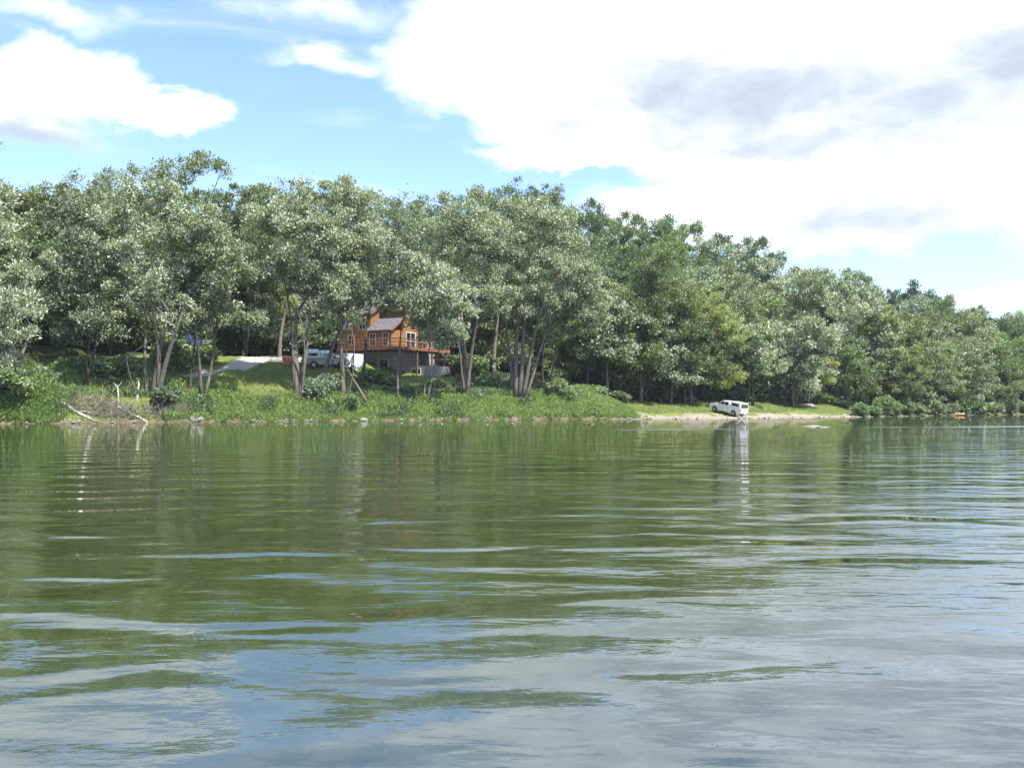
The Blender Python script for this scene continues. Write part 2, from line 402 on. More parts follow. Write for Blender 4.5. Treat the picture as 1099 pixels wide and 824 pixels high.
def wood(stems, cen, root, rng=RNG, limb=1.0, frac=.55, sides=7):
    """stems: list of (list of points, list of radii); limbs run from the stems out to the clumps"""
    mb = MB()
    for pts, rad in stems: mb.tube(pts, rad, sides)
    sp = []
    for pts, rad in stems:
        for i in range(len(pts)-1):
            for t in (0., .33, .66):
                f = (i+t)/(len(pts)-1)
                if f > .30: sp.append((Vector(pts[i]).lerp(Vector(pts[i+1]), t), rad[i]*(1-t)+rad[i+1]*t))
    S = np.array([tuple(p) for p, _ in sp]); SRad = np.array([r for _, r in sp])
    order = rng.permutation(len(cen))[:int(len(cen)*frac)]
    tips = [];
    for q, j in enumerate(order):
        c = cen[j]
        w = np.linalg.norm(S-c, axis=1)+np.maximum(0, S[:, 2]-c[2]+.8)*3
        i = int(np.argmin(w)); a = Vector(S[i]); b = Vector(c)
        # join an earlier limb where that is shorter
        if tips and q > 10:
            T = np.array([t for t, _ in tips]); w2 = np.linalg.norm(T-c, axis=1)+np.maximum(0, T[:, 2]-c[2]+.3)*3
            k = int(np.argmin(w2))
            if w2[k] < w[i]*.75:
                a = Vector(T[k]); r0 = tips[k][1]*.8
            else: r0 = min(SRad[i]*.6, .15)*limb
        else: r0 = min(SRad[i]*.6, .16)*limb
        ln = (b-a).length
        mid = a.lerp(b, .5)+Vector((rng.normal()*.08*ln, rng.normal()*.08*ln, .10*ln))
        mb.tube([a, a.lerp(mid, .5)+Vector((0, 0, .03*ln)), mid, b], [r0, r0*.8, r0*.55, r0*.2], 4, False)
        tips.append((tuple(mid), r0*.55))
    return mb

def stem_path(a, b, r0, r1, wob=.25, n=7, rng=RNG):
    a = Vector(a); b = Vector(b); pts = []; rad = []
    ph = rng.random()*6; ph2 = rng.random()*6
    for i in range(n):
        t = i/(n-1)
        p = a.lerp(b, t)+Vector((math.sin(ph+t*4)*wob*t, math.sin(ph2+t*3.5)*wob*t, 0))
        # stems sweep: more lean low, straighter high
        pts.append(p); rad.append((r0*(1-t)+r1*t)*(1.35 if i == 0 else 1))
    return pts, rad

SILVER = (.170, .198, .092, .95); SILV2 = (.21, .235, .135, 1.0); MIDG = (.120, .162, .042, .3); YEL = (.22, .255, .055, .4); DARK = (.055, .092, .028, .3); OLIVE = (.140, .172, .056, .65)

def tree(name, label, base, stems_px, blobs_px, color, group=None, per=1.2, npc=340, csize=1.0, leaf=.25, asp=.27, bark='bark', d_off=0, thick=1.0, limb=1.0, depth=None, frac=.5, rng=None):
    """one bank tree: stems and crown lobes measured on the photograph, placed at the tree's own distance"""
    rng = rng or np.random.default_rng(abs(hash_(label)) % 100000)
    g = base if isinstance(base, Vector) else G(*base)
    D = g.y; s = D/FPX
    def W(px, py, dy=0.0): return Vector(((px-CX)*s, dy, CAMZ-(py-HY)*s))-Vector((g.x, 0, g.z))
    stems = []
    for st in stems_px:
        bx, tx, ty, r = st[:4]; dyt = st[4] if len(st) > 4 else rng.normal()*1.2
        a = Vector(((bx-CX)*s-g.x, rng.normal()*.12, -.3)); b = W(tx, ty, dyt)
        stems.append(stem_path(a, b, r*thick, r*.42*thick, .25, 7, rng))
    blobs = []
    for b in blobs_px:
        cx, cy, rx, ry = b[:4]; dd = b[4] if len(b) > 4 else rng.normal()*1.0
        rdy = (depth or min(rx, ry*1.2))*s
        blobs.append((tuple(W(cx, cy, dd)), (rx*s*.95, rdy, ry*s*.95)))
    # carry each stem on into the crown
    for k, (pts, rad) in enumerate(list(stems)):
        top = pts[-1]; bl = sorted(blobs, key=lambda q: (Vector(q[0])-top).length)[k % min(2, len(blobs))]
        c = Vector(bl[0]); e = c+Vector((rng.normal()*.6, rng.normal()*.6, bl[1][2]*.75))
        stems[k] = (pts+[top.lerp(c, .55), c, e], rad+[rad[-1]*.8, rad[-1]*.55, rad[-1]*.15])
    C, Rr = clumps_in(blobs, per, rng, csize)
    V, rnd = leaf_quads(C, Rr, npc, leaf, asp, rng=rng)
    root = empty(name, tuple(g)); tag(root, label, 'tree', group)
    wood(stems, C, root, rng, limb, frac).build('trunk', M[bark], root, smooth=True)
    o = link('crown', quads_mesh('crown', V, {'rnd': rnd}), M['leaf'], root); o.color = color
    return root
def hash_(s):
    h = 7
    for ch in s: h = (h*131+ord(ch)) % 1000003
    return h

BG = 'trees along the river bank'
def bt(label, *a, name='silver_maple', **k): return tree(name, label, *a, group=BG, **k)

# --- left part of the bank
bt('pale silver maple cut off by the left edge, hanging over the bushy bank', (4, 407), [(2, -4, 330, .28), (10, 20, 350, .2)],
   [(0, 296, 52, 62), (-22, 240, 42, 52), (22, 345, 34, 32), (-25, 205, 30, 28), (0, 385, 26, 16)], SILV2)
bt('dark thin top of a tree poking in at the left edge above the silver maple', Vector((-66, 122, float(hgt(-66, 122)))), [(-28, -22, 250, .3)],
   [(-14, 205, 24, 30), (-8, 150, 13, 22), (-20, 260, 28, 34)], DARK, name='broadleaf_tree', per=.6, npc=70)
bt('dark leafy tree with leaning trunk left of the big multi-trunk tree', (88, 417), [(86, 104, 370, .2), (96, 94, 360, .13)],
   [(88, 285, 40, 48), (62, 335, 30, 45), (115, 340, 32, 38), (70, 240, 36, 40)], (.062, .092, .036, .5), bark='bark_dark', name='broadleaf_tree')
bt('round mid-green tree top on the skyline right of the left edge', Vector((-56, 112, float(hgt(-56, 112)))), [(60, 62, 330, .3)],
   [(55, 230, 36, 34), (95, 215, 40, 28), (50, 290, 34, 45), (30, 250, 22, 30)], OLIVE, name='broadleaf_tree')
bt('large silver maple with several trunks fanning from one root above the driftwood', (165, 427),
   [(158, 152, 345, .22), (163, 182, 335, .34), (168, 200, 325, .3), (170, 172, 330, .26), (150, 140, 385, .14)],
   [(188, 345, 22, 14), (160, 222, 44, 30), (140, 262, 44, 34), (190, 268, 42, 40), (165, 310, 42, 34), (118, 295, 28, 32), (206, 232, 30, 34)], SILVER)
bt('slender dark-crowned tree with one thin trunk on the grass lip', (204, 423), [(204, 202, 345, .15)],
   [(196, 335, 26, 28), (205, 305, 24, 26)], (.055, .085, .034, .4), name='broadleaf_tree', csize=.9, bark='bark_dark')
bt('silver maple with two straight thin trunks standing beside the lawn', (217, 424), [(216, 213, 345, .2), (220, 228, 335, .17)],
   [(236, 325, 34, 34), (228, 275, 34, 40), (256, 290, 30, 40), (262, 345, 20, 18)], OLIVE)
bt('tall airy tree with sparse feathery top rising above the skyline', GD(190, 128), [(186, 188, 260, .3), (192, 214, 250, .2)],
   [(190, 185, 24, 22), (218, 180, 18, 13), (240, 186, 14, 9), (208, 172, 14, 10), (165, 200, 24, 15), (200, 200, 36, 26)], (.13, .165, .055, .5), name='broadleaf_tree', per=.85, npc=110, csize=1.1, leaf=.34)
bt('thin-topped tree with wispy crown behind the multi-trunk silver maple', GD(132, 124), [(132, 134, 260, .25)],
   [(128, 195, 26, 17), (112, 205, 28, 20), (148, 188, 18, 12), (130, 235, 40, 34)], OLIVE, name='broadleaf_tree', per=.8, npc=190)
bt('broad green tree whose crown hangs over the top end of the drive', GD(262, 133), [(262, 262, 320, .35), (262, 280, 300, .25)],
   [(250, 228, 36, 34), (278, 235, 34, 38), (262, 285, 40, 40), (290, 300, 28, 44), (240, 325, 28, 24), (285, 345, 24, 20)], (.080, .115, .042, .55), name='broadleaf_tree')
# --- in front of the truck and house
bt('tall silver maple with thick pale forked trunk left of the parked silver pickup', (320, 428),
   [(320, 314, 335, .40), (322, 331, 330, .26), (318, 306, 318, .24), (324, 328, 350, .16)],
   [(338, 212, 38, 28), (318, 245, 42, 38), (350, 252, 42, 42), (305, 290, 34, 40), (342, 300, 38, 36), (290, 235, 28, 34)], SILVER)
bt('silver maple leaning right across the front of the silver pickup', (344, 413), [(342, 368, 345, .27), (350, 360, 370, .11)],
   [(380, 295, 36, 30), (392, 240, 36, 40), (372, 215, 30, 28), (408, 275, 26, 34)], SILV2)
bt('crooked stout tree with a low limb propped on the grass left of the deck', (369, 428), [(368, 366, 345, .30), (393, 369, 388, .15), (372, 384, 370, .12)],
   [(375, 300, 30, 26), (358, 275, 30, 32), (372, 324, 34, 20)], SILVER)
bt('dark straight trunk tree just left of the cabin deck with crown over the roof', (387, 420), [(387, 391, 345, .22)],
   [(396, 268, 28, 34, -2.5), (402, 326, 32, 18, -2.5)], OLIVE, bark='bark_dark')
bt('slim single-trunk tree standing straight in front of the cabin', (427, 428), [(427, 428, 345, .16)],
   [(444, 330, 22, 18, -3.5), (424, 320, 22, 18, -3.5), (432, 280, 20, 24, -4.5)], (.09, .12, .055, .8), csize=.9)
bt('small very pale silver maple on slim spreading stems right of the cabin', (455, 432), [(450, 436, 380, .09), (455, 458, 365, .12), (458, 470, 365, .12), (447, 446, 368, .08), (460, 480, 380, .08)],
   [(472, 306, 36, 38), (446, 320, 30, 26), (486, 338, 22, 34), (446, 288, 26, 22), (474, 362, 24, 18), (456, 345, 26, 20)], (.26, .29, .20, 1.0), leaf=.36, npc=260)
bt('big silver maple with one thick straight trunk right of the cabin', (500, 424), [(500, 497, 335, .42), (501, 512, 330, .28), (499, 488, 345, .18)],
   [(496, 226, 40, 28, 1), (482, 256, 36, 34, 2), (520, 262, 38, 40, 1), (518, 312, 34, 30, 1.5), (536, 318, 26, 24)], SILVER)
bt('huge silver maple with five trunks fanning out at the middle of the bank', (556, 428),
   [(551, 545, 345, .30), (554, 554, 330, .34), (557, 566, 330, .34), (560, 580, 335, .30), (563, 590, 350, .24)],
   [(560, 225, 42, 28), (590, 245, 40, 36), (556, 275, 40, 40), (600, 292, 42, 40), (628, 315, 34, 34), (575, 325, 36, 24), (535, 255, 24, 30), (640, 345, 24, 18)], SILVER)
bt('twin pale-stemmed slim tree just right of the five-trunk maple', (586, 424), [(583, 583, 370, .15), (589, 599, 370, .15)],
   [(600, 345, 24, 24), (612, 325, 26, 26)], OLIVE, csize=.9)
# --- behind those, filling up the skyline
for lb, px, D, bl, col in (
  ('tall green tree behind the forked silver maple, its top on the skyline', 300, 128, [(300, 212, 36, 24), (285, 250, 34, 40), (320, 260, 34, 40)], MIDG),
  ('yellowish tree top filling the gap above the cabin roof', 425, 140, [(425, 228, 34, 22), (410, 262, 34, 30), (445, 258, 34, 36)], (.10, .14, .045, .5)),
  ('green tree standing behind the cabin, top level with its neighbours', 455, 146, [(450, 225, 30, 20), (470, 260, 32, 40), (490, 310, 30, 44)], MIDG),
  ('dark-topped tree on the skyline between thick-trunk maple and five-trunk maple', 530, 134, [(528, 218, 34, 22), (545, 250, 34, 40), (520, 300, 34, 44)], MIDG),
  ('tall tree whose dark ragged top is the highest over the middle of the bank', 570, 138, [(560, 212, 30, 18), (585, 218, 30, 20), (600, 245, 34, 34), (625, 275, 30, 36)], (.065, .095, .035, .45))):
    bt(lb, GD(px, D), [(px, px+3, 330, .32)], bl, col, name='broadleaf_tree', npc=130)
# --- behind the right-hand lawn
bt('silver-green tree with one thin straight trunk over the weedy mound', (652, 428), [(652, 654, 380, .2)],
   [(650, 340, 34, 30), (662, 370, 26, 20), (640, 372, 26, 18), (672, 345, 22, 18)], (.10, .135, .06, .8), leaf=.40)
bt('tree with a pale trunk leaning right at the edge of the dark wood', (687, 431), [(687, 699, 375, .2)],
   [(698, 320, 36, 32), (710, 290, 36, 32), (680, 345, 26, 26)], MIDG, name='broadleaf_tree')
bt('tree with two pale crossing trunks at the back of the lawn', (710, 433), [(708, 718, 378, .2), (713, 711, 385, .13)],
   [(718, 350, 32, 34), (735, 325, 34, 28), (705, 370, 20, 20), (728, 385, 18, 16)], (.18, .225, .06, .5), name='broadleaf_tree')
bt('bushy yellow-green tree with low foliage between crossing trunks and beach pickup', (738, 433), [(736, 734, 385, .2), (741, 743, 390, .18)],
   [(765, 345, 36, 34), (760, 385, 34, 26), (785, 365, 28, 28), (745, 335, 26, 26), (748, 398, 22, 18, -1), (778, 408, 24, 14, -1)], (.28, .31, .075, .4), name='broadleaf_tree')
bt('upright narrow tree standing behind the beach pickup', GD(803, 148), [(803, 801, 385, .17)],
   [(800, 345, 22, 30), (806, 385, 20, 26), (792, 320, 26, 28)], OLIVE, name='broadleaf_tree')
bt('round white-green silver maple alone on the lawn right of the beach pickup', (852, 437.5), [(852, 850, 385, .24), (853, 862, 375, .14)],
   [(862, 362, 34, 34), (836, 378, 24, 28), (882, 372, 20, 26), (856, 405, 32, 18), (878, 400, 18, 20)], (.23, .26, .17, 1.0), leaf=.36, npc=230)
for lb, px, D, bl, col in (
  ('large grey-green silver maple behind and above the round white-green one', 885, 163, [(880, 315, 34, 30), (850, 308, 34, 28), (905, 340, 32, 34), (900, 380, 24, 34)], SILV2),
  ('pale silver maple with broad top right of the round white-green one', 925, 168, [(912, 308, 30, 24), (935, 338, 32, 34), (945, 375, 30, 34), (920, 400, 24, 28)], (.13, .165, .085, .95)),
  ('yellow-green tree reaching down to the pale brush at the end of the lawn', 955, 166, [(950, 355, 24, 30), (958, 395, 26, 32), (932, 412, 20, 16)], YEL),
  ('silver-grey tree above the left half of the lawn wood', 832, 160, [(828, 325, 28, 26), (815, 350, 22, 26), (832, 372, 22, 30)], SILVER)):
    bt(lb, GD(px, D), [(px, px+2, 400, .25)], bl, col, npc=170, leaf=.38)

# ------------------------------------------------------------------ wood protos copied over the hillside
def proto_tree(seed, hgt_, wid, color, npc=200, leaf=.32, lobes=8, low=.25):
    rng = np.random.default_rng(seed)
    blobs = []
    for k in range(lobes):
        f = low+.1+(.9-low-.12)*(k/(lobes-1)); a = k*2.4+rng.random()
        rr = wid*.5*math.sin(min(1, (1-f)*1.9+.22)*math.pi/2)*(.9+.2*rng.random())
        off = rr*.42
        blobs.append(((math.cos(a)*off, math.sin(a)*off, f*hgt_), (rr*.78, rr*.78, hgt_*.125*(1+.3*rng.random()))))
    C, Rr = clumps_in(blobs, .62, rng, 1.15)
    V, rnd = leaf_quads(C, Rr, npc, leaf, .36, rng=rng, spray=.35)
    st = [stem_path((0, 0, -.8), (rng.normal()*.6, rng.normal()*.6, hgt_*.85), .28, .06, .3, 8, rng)]
    mb = wood(st, C, None, rng, 1.0, .22, 6)
    root = empty('broadleaf_tree')
    mb.build('trunk', M['bark_dark'], root, smooth=True)
    o = link('crown', quads_mesh('crown', V, {'rnd': rnd}), M['leaf'], root); o.color = color
    return root
PROTO = [(proto_tree(100+i, 17, w, MIDG, low=lo), 17) for i, (w, lo) in enumerate(((9.5, .2), (11.5, .25), (8.5, .12), (10.5, .3), (12.5, .18), (7.5, .1)))]
used = set()
def copy_tree(root):
    c = root.copy(); COL.objects.link(c)
    for ch in root.children:
        d = ch.copy(); COL.objects.link(d); d.parent = c
    return c
SKY = [(-60, 180), (0, 200), (60, 205), (150, 200), (240, 196), (340, 195), (430, 212), (520, 202), (590, 200), (615, 216), (650, 228), (690, 228), (740, 232), (790, 255), (830, 268), (880, 292), (905, 290), (940, 305), (965, 318), (990, 306), (1010, 318), (1045, 332), (1099, 334), (1200, 345)]
skx, sky_ = zip(*SKY)
COLS = [MIDG, OLIVE, YEL, SILVER, DARK, (.08, .125, .04, .2), (.14, .19, .05, .3), (.15, .185, .10, .85)]
CNAME = ['mid-green', 'olive-green', 'yellow-green', 'silvery', 'dark green', 'deep green', 'fresh green', 'grey-green']
seq = [0]
def hill_tree(px, D, ht, ci, wscale=1.0, where=''):
    g = GD(px, D)
    k = seq[0] % len(PROTO); seq[0] += 1
    k = random.randrange(len(PROTO))
    root, h0 = PROTO[k]
    r = root if k not in used else copy_tree(root)
    used.add(k)
    r.location = g; r.rotation_euler = (0, 0, random.random()*6.28)
    s = ht/h0; sw = s*(.55+.45/max(s, .4))*wscale
    r.scale = (sw, sw*random.uniform(.9, 1.1), s)
    for ch in r.children:
        if ch.name.startswith('crown'):
            c = list(COLS[ci]); j = random.uniform(.78, 1.28)
            ch.color = (c[0]*j*random.uniform(.85, 1.15), c[1]*j, c[2]*j, c[3])
    tx, ty = to_px((g.x, g.y, g.z+ht*.72))
    tag(r, '%s %s, crown %d percent across and %.0f percent down the photo' % (CNAME[ci], where, round(tx/W0*100), ty/H0*100), 'tree', 'trees covering the hillside')
    return r
placed = []
def ok_label(tx, ty, ci, where):
    key = (ci, where, round(tx/W0*100), round(ty/H0*100))
    if key in placed: return False
    placed.append(key); return True
ROWS = [(17, 34, 'edge-of-wood tree'), (25, 36, 'lower-slope tree'), (36, 36, 'mid-slope tree'), (50, 36, 'mid-slope tree'), (66, 34, 'upper-slope tree'), (86, 34, 'upper-slope tree'), (112, 32, 'ridge tree')]
for ri, (s0, sp, where) in enumerate(ROWS):
    px = -30+(ri % 2)*17
    while px < 1135:
        x = px+random.uniform(-8, 8); sh_ = shoreD(x); s = s0+random.uniform(-3, 3)
        px += sp*random.uniform(.85, 1.15)
        if 150 < x < 590 and s0 < 20: continue
        if 222 < x < 325 and s0 < 36: continue
        if 320 < x < 490 and s0 < 45: continue
        if x < 590 and s0 > 90: continue
        if x > 960: s = max(3.5, s-14)
        D = sh_+s; g = GD(x, D)
        top_y = float(np.interp(x, skx, sky_))+random.uniform(0, 9)
        hmax = (HY-top_y)*D/FPX+CAMZ-g.z
        want = random.uniform(13, 19) if s0 < 30 else random.uniform(14, 20)
        if s0 < 20: want = random.uniform(9, 14)
        ht = min(want, hmax)
        if s0 >= 86 or (x > 960 and s0 >= 66): ht = min(hmax, 23)
        if ht < 7.5: continue
        ci = random.choices(range(8), [4, 3, 2, 2, 1.2, 3, 3, 2])[0]
        tx, ty = to_px((g.x, g.y, g.z+ht*.72))
        if not ok_label(tx, ty, ci, where): continue
        hill_tree(x, D, ht, ci, 1.0, where)
for k_, (x_, s_, h_) in enumerate(((-8, 27, 13), (22, 31, 12), (60, 34, 12))):
    r_ = hill_tree(x_, shoreD(x_)+s_, h_, 5, 1.1); r_['label'] = ('deep green low tree behind the far-left silver maple', 'deep green tree low behind the bushy left corner', 'deep green low tree behind the brush pile clearing')[k_]
# skyline individuals
def sky_tree(px, s, top, ci, label, wsc=1.0):
    D = shoreD(px)+s; g = GD(px, D); ht = (HY-top)*D/FPX+CAMZ-g.z
    r = hill_tree(px, D, ht, ci, wsc); r['label'] = label
sky_tree(638, 90, 211, 0, 'round-headed tree standing clear above the skyline right of the five-trunk maple', .55)
sky_tree(960, 70, 308, 4, 'narrow dark tree tip on the skyline above the end of the lawn', .5)
sky_tree(985, 75, 304, 4, 'dark domed tree rising above the falling skyline on the right', .9)
sky_tree(1002, 80, 310, 4, 'dark tree joined to the right of the domed skyline tree', .8)
sky_tree(1043, 80, 325, 5, 'small round dark crown alone on the skyline near the right edge', .6)
sky_tree(813, 85, 254, 5, 'deep green domed tree on the skyline above the beach pickup', .8)
# far-right trees at the waterline
for px, s, ht, ci, lb in ((975, 5, 11, 2, 'yellow-green tree leaning over the pale brush'), (1000, 5, 12.5, 1, 'olive waterside tree right of the pale brush'), (1022, 6, 13, 0, 'mid-green waterside tree above the tan kayak'),
                      (1046, 5, 11, 3, 'silvery waterside tree right of the tan kayak'), (1072, 6, 13, 6, 'fresh green waterside tree near the right edge'), (1098, 6, 14, 7, 'grey-green waterside tree cut by the right edge')):
    r = hill_tree(px, shoreD(px)+s, ht, ci, 1.0); r['label'] = lb; r['group'] = BG

# ------------------------------------------------------------------ shrubs and weeds
def proto_shrub(seed, wid, ht, leaf=.26, npc=90):
    rng = np.random.default_rng(seed); blobs = []
    for k in range(5):
        a = rng.random()*6.28; q = rng.random()*wid*.28
        blobs.append(((math.cos(a)*q, math.sin(a)*q, ht*(.3+.35*rng.random())), (wid*.34, wid*.34, ht*.38)))
    C, Rr = clumps_in(blobs, 2.0, rng, .5); C[:, 2] = np.maximum(C[:, 2], .1)
    V, rnd = leaf_quads(C, Rr, npc, leaf, .34, rng=rng)
    mb = MB()
    for c in C[::4]:
        mb.tube([(c[0]*.15, c[1]*.15, -.2), (c[0]*.5, c[1]*.5, c[2]*.5), tuple(c)], [.04, .03, .01], 4, False)
    root = empty('shrub'); mb.build('stem', M['twig'], root)
    o = link('foliage', quads_mesh('foliage', V, {'rnd': rnd}), M['leaf'], root)
    return root
SPRO = [proto_shrub(300+i, w, h) for i, (w, h) in enumerate(((3.2, 2.2), (2.4, 1.8), (4.0, 2.6)))]
sused = set()
def shrub(px, py, w, h, col, label, D=None, sink=.15):
    g = G(px, py) if D is None else GD(px, D)
    k = random.randrange(3); r = SPRO[k] if k not in sused else copy_tree(SPRO[k]); sused.add(k)
    r.location = g-Vector((0, 0, sink)); r.rotation_euler = (0, 0, random.random()*6.28)
    bw, bh = ((3.2, 2.2), (2.4, 1.8), (4.0, 2.6))[k]
    r.scale = (w/bw, w/bw, h/bh)
    for ch in r.children:
        if ch.name.startswith('foliage'): ch.color = col
    tag(r, label, 'shrub', 'shrubs on the river bank')
def pc(px, py): return '%.0f percent across and %.0f percent down' % (px/W0*100, py/H0*100)
LG = (.17, .235, .065, .45); MG = (.115, .18, .045, .4); BGN = (.12, .17, .09, .5)
for i, (px, py, w, h, col) in enumerate(((4, 424, 5, 2.6, LG), (34, 420, 4.5, 2.2, BGN), (-14, 418, 5, 2.8, MG))):
    shrub(px, py, w, h, col, 'leafy bush in left bank corner, %s' % pc(px, py))
for px, py, w, h, col, lb in (
   (338, 428, 3.4, 2.6, BGN, 'blue-green shrub at the foot of the tall forked silver maple'),
   (356, 425, 3.4, 2.4, BGN, 'blue-green shrub under the leaning maple, in front of the pickup'),
   (374, 436, 2.6, 1.5, MG, 'low green shrub below the crooked tree'),
   (180, 434, 3.0, 1.8, (.06, .10, .04, .4), 'dark shrub at the foot of the large multi-trunk maple'),
   (402, 415, 3.4, 2.2, MG, 'green shrub in front of the left end of the cabin basement'),
   (418, 420, 3.0, 2.0, MG, 'green shrub in front of the cabin basement wall'),
   (442, 424, 2.6, 1.4, LG, 'low bright shrub below the cabin, between slim trunks'),
   (476, 420, 3.2, 1.8, MG, 'shrub beside the thick straight trunk, cabin side'),
   (528, 420, 3.4, 2.4, MG, 'shrub between the thick trunk and the five-trunk maple'),
   (600, 428, 3.2, 2.6, LG, 'bright bush beside the twin pale stems'),
   (612, 432, 3.0, 2.0, LG, 'bright low bush at the left end of the weedy mound'),
   (640, 428, 3.6, 1.8, LG, 'bright bush on top of the weedy mound'),
   (665, 430, 3.2, 1.6, (.15, .19, .08, .4), 'yellowish bush at the right end of the weedy mound'),
   (268, 379, 4.0, 2.4, (.17, .20, .05, .3), 'sunlit yellow-green bush at the top of the drive'),
   (282, 378, 4.0, 3.0, LG, 'bright bush right of the sunlit yellow bush by the drive'),
   (300, 376, 4.5, 4.2, DARK, 'dark bush behind the brick stack'),
   (240, 376, 5.0, 3.2, MG, 'green bush left of the rubble heap'),
   (215, 390, 4.0, 2.0, LG, 'bright low bush behind the twin straight trunks'),
   (190, 396, 4.5, 2.4, LG, 'sunlit bush seen between the thin dark trunk and the multi-trunk maple'),
   (178, 392, 4.0, 2.6, MG, 'green bush just right of the large multi-trunk maple'),
   (135, 402, 4.5, 2.0, LG, 'sunlit bush left of the large multi-trunk maple'),
   (108, 404, 4.5, 2.0, MG, 'green bush behind the leaning dark trunk'),
   (80, 408, 4.0, 2.4, MG, 'green bush behind the brush pile'),
   (932, 438, 4.0, 1.6, (.19, .21, .14, .8), 'pale grey brush at the end of the lawn'),
   (955, 437, 4.5, 2.6, (.20, .22, .15, .8), 'tall pale grey brush under the yellow-green tree'),
   (975, 438, 4.5, 2.8, (.21, .23, .16, .8), 'pale brush hanging to the water at the end of the lawn'),
   (992, 440, 3.6, 2.2, (.20, .22, .15, .8), 'last clump of pale brush before the wooded shore'),
   (905, 436, 3.5, 1.2, (.15, .17, .09, .6), 'low greyish bush on the lawn edge right of the round maple')):
    shrub(px, py, w, h, col, lb)
for i in range(46):      # undergrowth under the wood's edge
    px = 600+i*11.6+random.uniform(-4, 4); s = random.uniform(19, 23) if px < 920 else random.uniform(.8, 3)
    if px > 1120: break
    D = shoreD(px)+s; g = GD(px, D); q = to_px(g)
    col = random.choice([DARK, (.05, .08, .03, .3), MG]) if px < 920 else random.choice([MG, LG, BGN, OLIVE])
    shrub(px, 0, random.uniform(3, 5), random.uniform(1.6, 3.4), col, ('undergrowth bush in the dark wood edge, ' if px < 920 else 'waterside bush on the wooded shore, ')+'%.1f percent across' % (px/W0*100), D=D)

for i in range(44):
    px = (-15+i*10.5)+random.uniform(-3, 3) if i < 24 else 300+(i-24)*14+random.uniform(-4, 4)
    s = random.uniform(19, 25) if i < 24 else random.uniform(37, 42)
    if i >= 24 and px > 490: s = random.uniform(20, 26)
    if 222 < px < 300 and s < 30: s = 37
    D = shoreD(px)+s
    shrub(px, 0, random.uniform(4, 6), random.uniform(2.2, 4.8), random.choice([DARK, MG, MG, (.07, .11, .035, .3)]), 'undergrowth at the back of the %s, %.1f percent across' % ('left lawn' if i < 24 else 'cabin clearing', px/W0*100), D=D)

def scatter(name, label, cat, n, sampler, leaf, color, seed, asp=.3, up=1.0, spread=.3, hmax=.5):
    rng = np.random.default_rng(seed)
    X, Y, H = sampler(rng, n)
    n = len(X)
    Z = hgt(X, Y)+H
    d = unit(np.stack([rng.normal(size=n)*.6, rng.normal(size=n)*.6, np.full(n, up)], 1))
    nm = unit(rng.standard_normal((n, 3))+np.array([0, -.3, .6])); nm = unit(nm-d*np.sum(nm*d, 1)[:, None]); sd = np.cross(nm, d)
    ln = (leaf*(.6+.9*rng.random(n)))[:, None]; wd = ln*asp*.5
    p = np.stack([X, Y, Z], 1)
    V = np.stack([p-sd*wd*.5, p+d*ln*.5-sd*wd, p+d*ln, p+d*ln*.5+sd*wd], 1)
    o = link(name, quads_mesh(name, V, {'rnd': rng.random(n)}), M['leaf']); o.color = color
    return tag(o, label, cat, kind='stuff')
def nz(X, Y): return np.sin(X*.9+Y*.4)+np.sin(X*.33-Y*1.1+2)+np.sin(X*1.9+1)*.7
def s_bank(rng, n):
    px = rng.uniform(-40, 720, n); s = rng.uniform(.1, 8, n)+.35*np.clip(np.sin(px*.23)+np.sin(px*.61+2), -1, 1)
    X = (px-CX)/FPX*np.interp(px, [p for p, _ in SH], [d for _, d in SH]); Y = shore(X)+s
    k = (nz(X, Y) > -9) & ~((np.abs(px-118) < 52) & (s < 4.5) & (rng.random(n) < .85)) & ~((s > 5) & (rng.random(n) < .6)) & (rng.random(n) > np.clip((px-610)/90, 0, 1)) & ~((px > 660) & (s > 3)) & ~((px > 230) & (px < 300) & (s > 4.5))
    hh = .55*(nz(X*1.3, Y) > .3)+.15
    return X[k], Y[k], (rng.random(n)*hh)[k]
scatter('bank_weeds', 'tangled green weeds covering the steep bank above the water', 'weeds', 170000, s_bank, .24, (.165, .235, .055, .12), 5, .24)
def s_broad(rng, n):
    px = rng.uniform(-40, 640, n); s = rng.uniform(.6, 9, n)
    X = (px-CX)/FPX*np.interp(px, [p for p, _ in SH], [d for _, d in SH]); Y = shore(X)+s
    q = np.sin(X*.61+Y*.9)+np.sin(X*1.37-Y*.7+1)+np.sin(X*.23+4)*.8
    k = (q > .2+.6*rng.random(n)) & ~((np.abs(px-118) < 52) & (s < 4.5)) & ~((px > 225) & (px < 310) & (s > 4))
    return X[k], Y[k], (rng.random(n)**.7*np.clip(q-.5, 0, 1.2)*.4)[k]
scatter('broadleaf_weeds', 'darker patches of broad-leaved weeds growing through the bank grass', 'weeds', 80000, s_broad, .34, (.085, .135, .04, .35), 15, .55, .6)
def s_mound(rng, n):
    px = rng.uniform(592, 690, n); s = rng.uniform(.7, 9, n)
    X = (px-CX)/FPX*117; Y = shore(X)+s
    hh = 1.3*np.clip(1-np.abs(px-635)/55, 0, 1)*np.clip(s/2, 0, 1)
    return X, Y, rng.random(n)**.6*hh
scatter('mound_weeds', 'bright tall weeds on the low mound right of the five-trunk maple', 'weeds', 60000, s_mound, .26, (.21, .27, .075, .2), 6, .28)
def s_lawn(rng, n):
    px = rng.uniform(-20, 1000, n); s = rng.uniform(4, 17, n)
    X = (px-CX)/FPX*(np.interp(px, [p for p, _ in SH], [d for _, d in SH])+s); Y = shore(X)+s
    k = (drive_dist(X, Y) > 2.4) & ~((px > 680) & (s < 6.5)) & ~((px > 380) & (px < 500) & (s > 10)) & ~((px > 940) & (s > 5))
    return X[k], Y[k], np.zeros(k.sum())
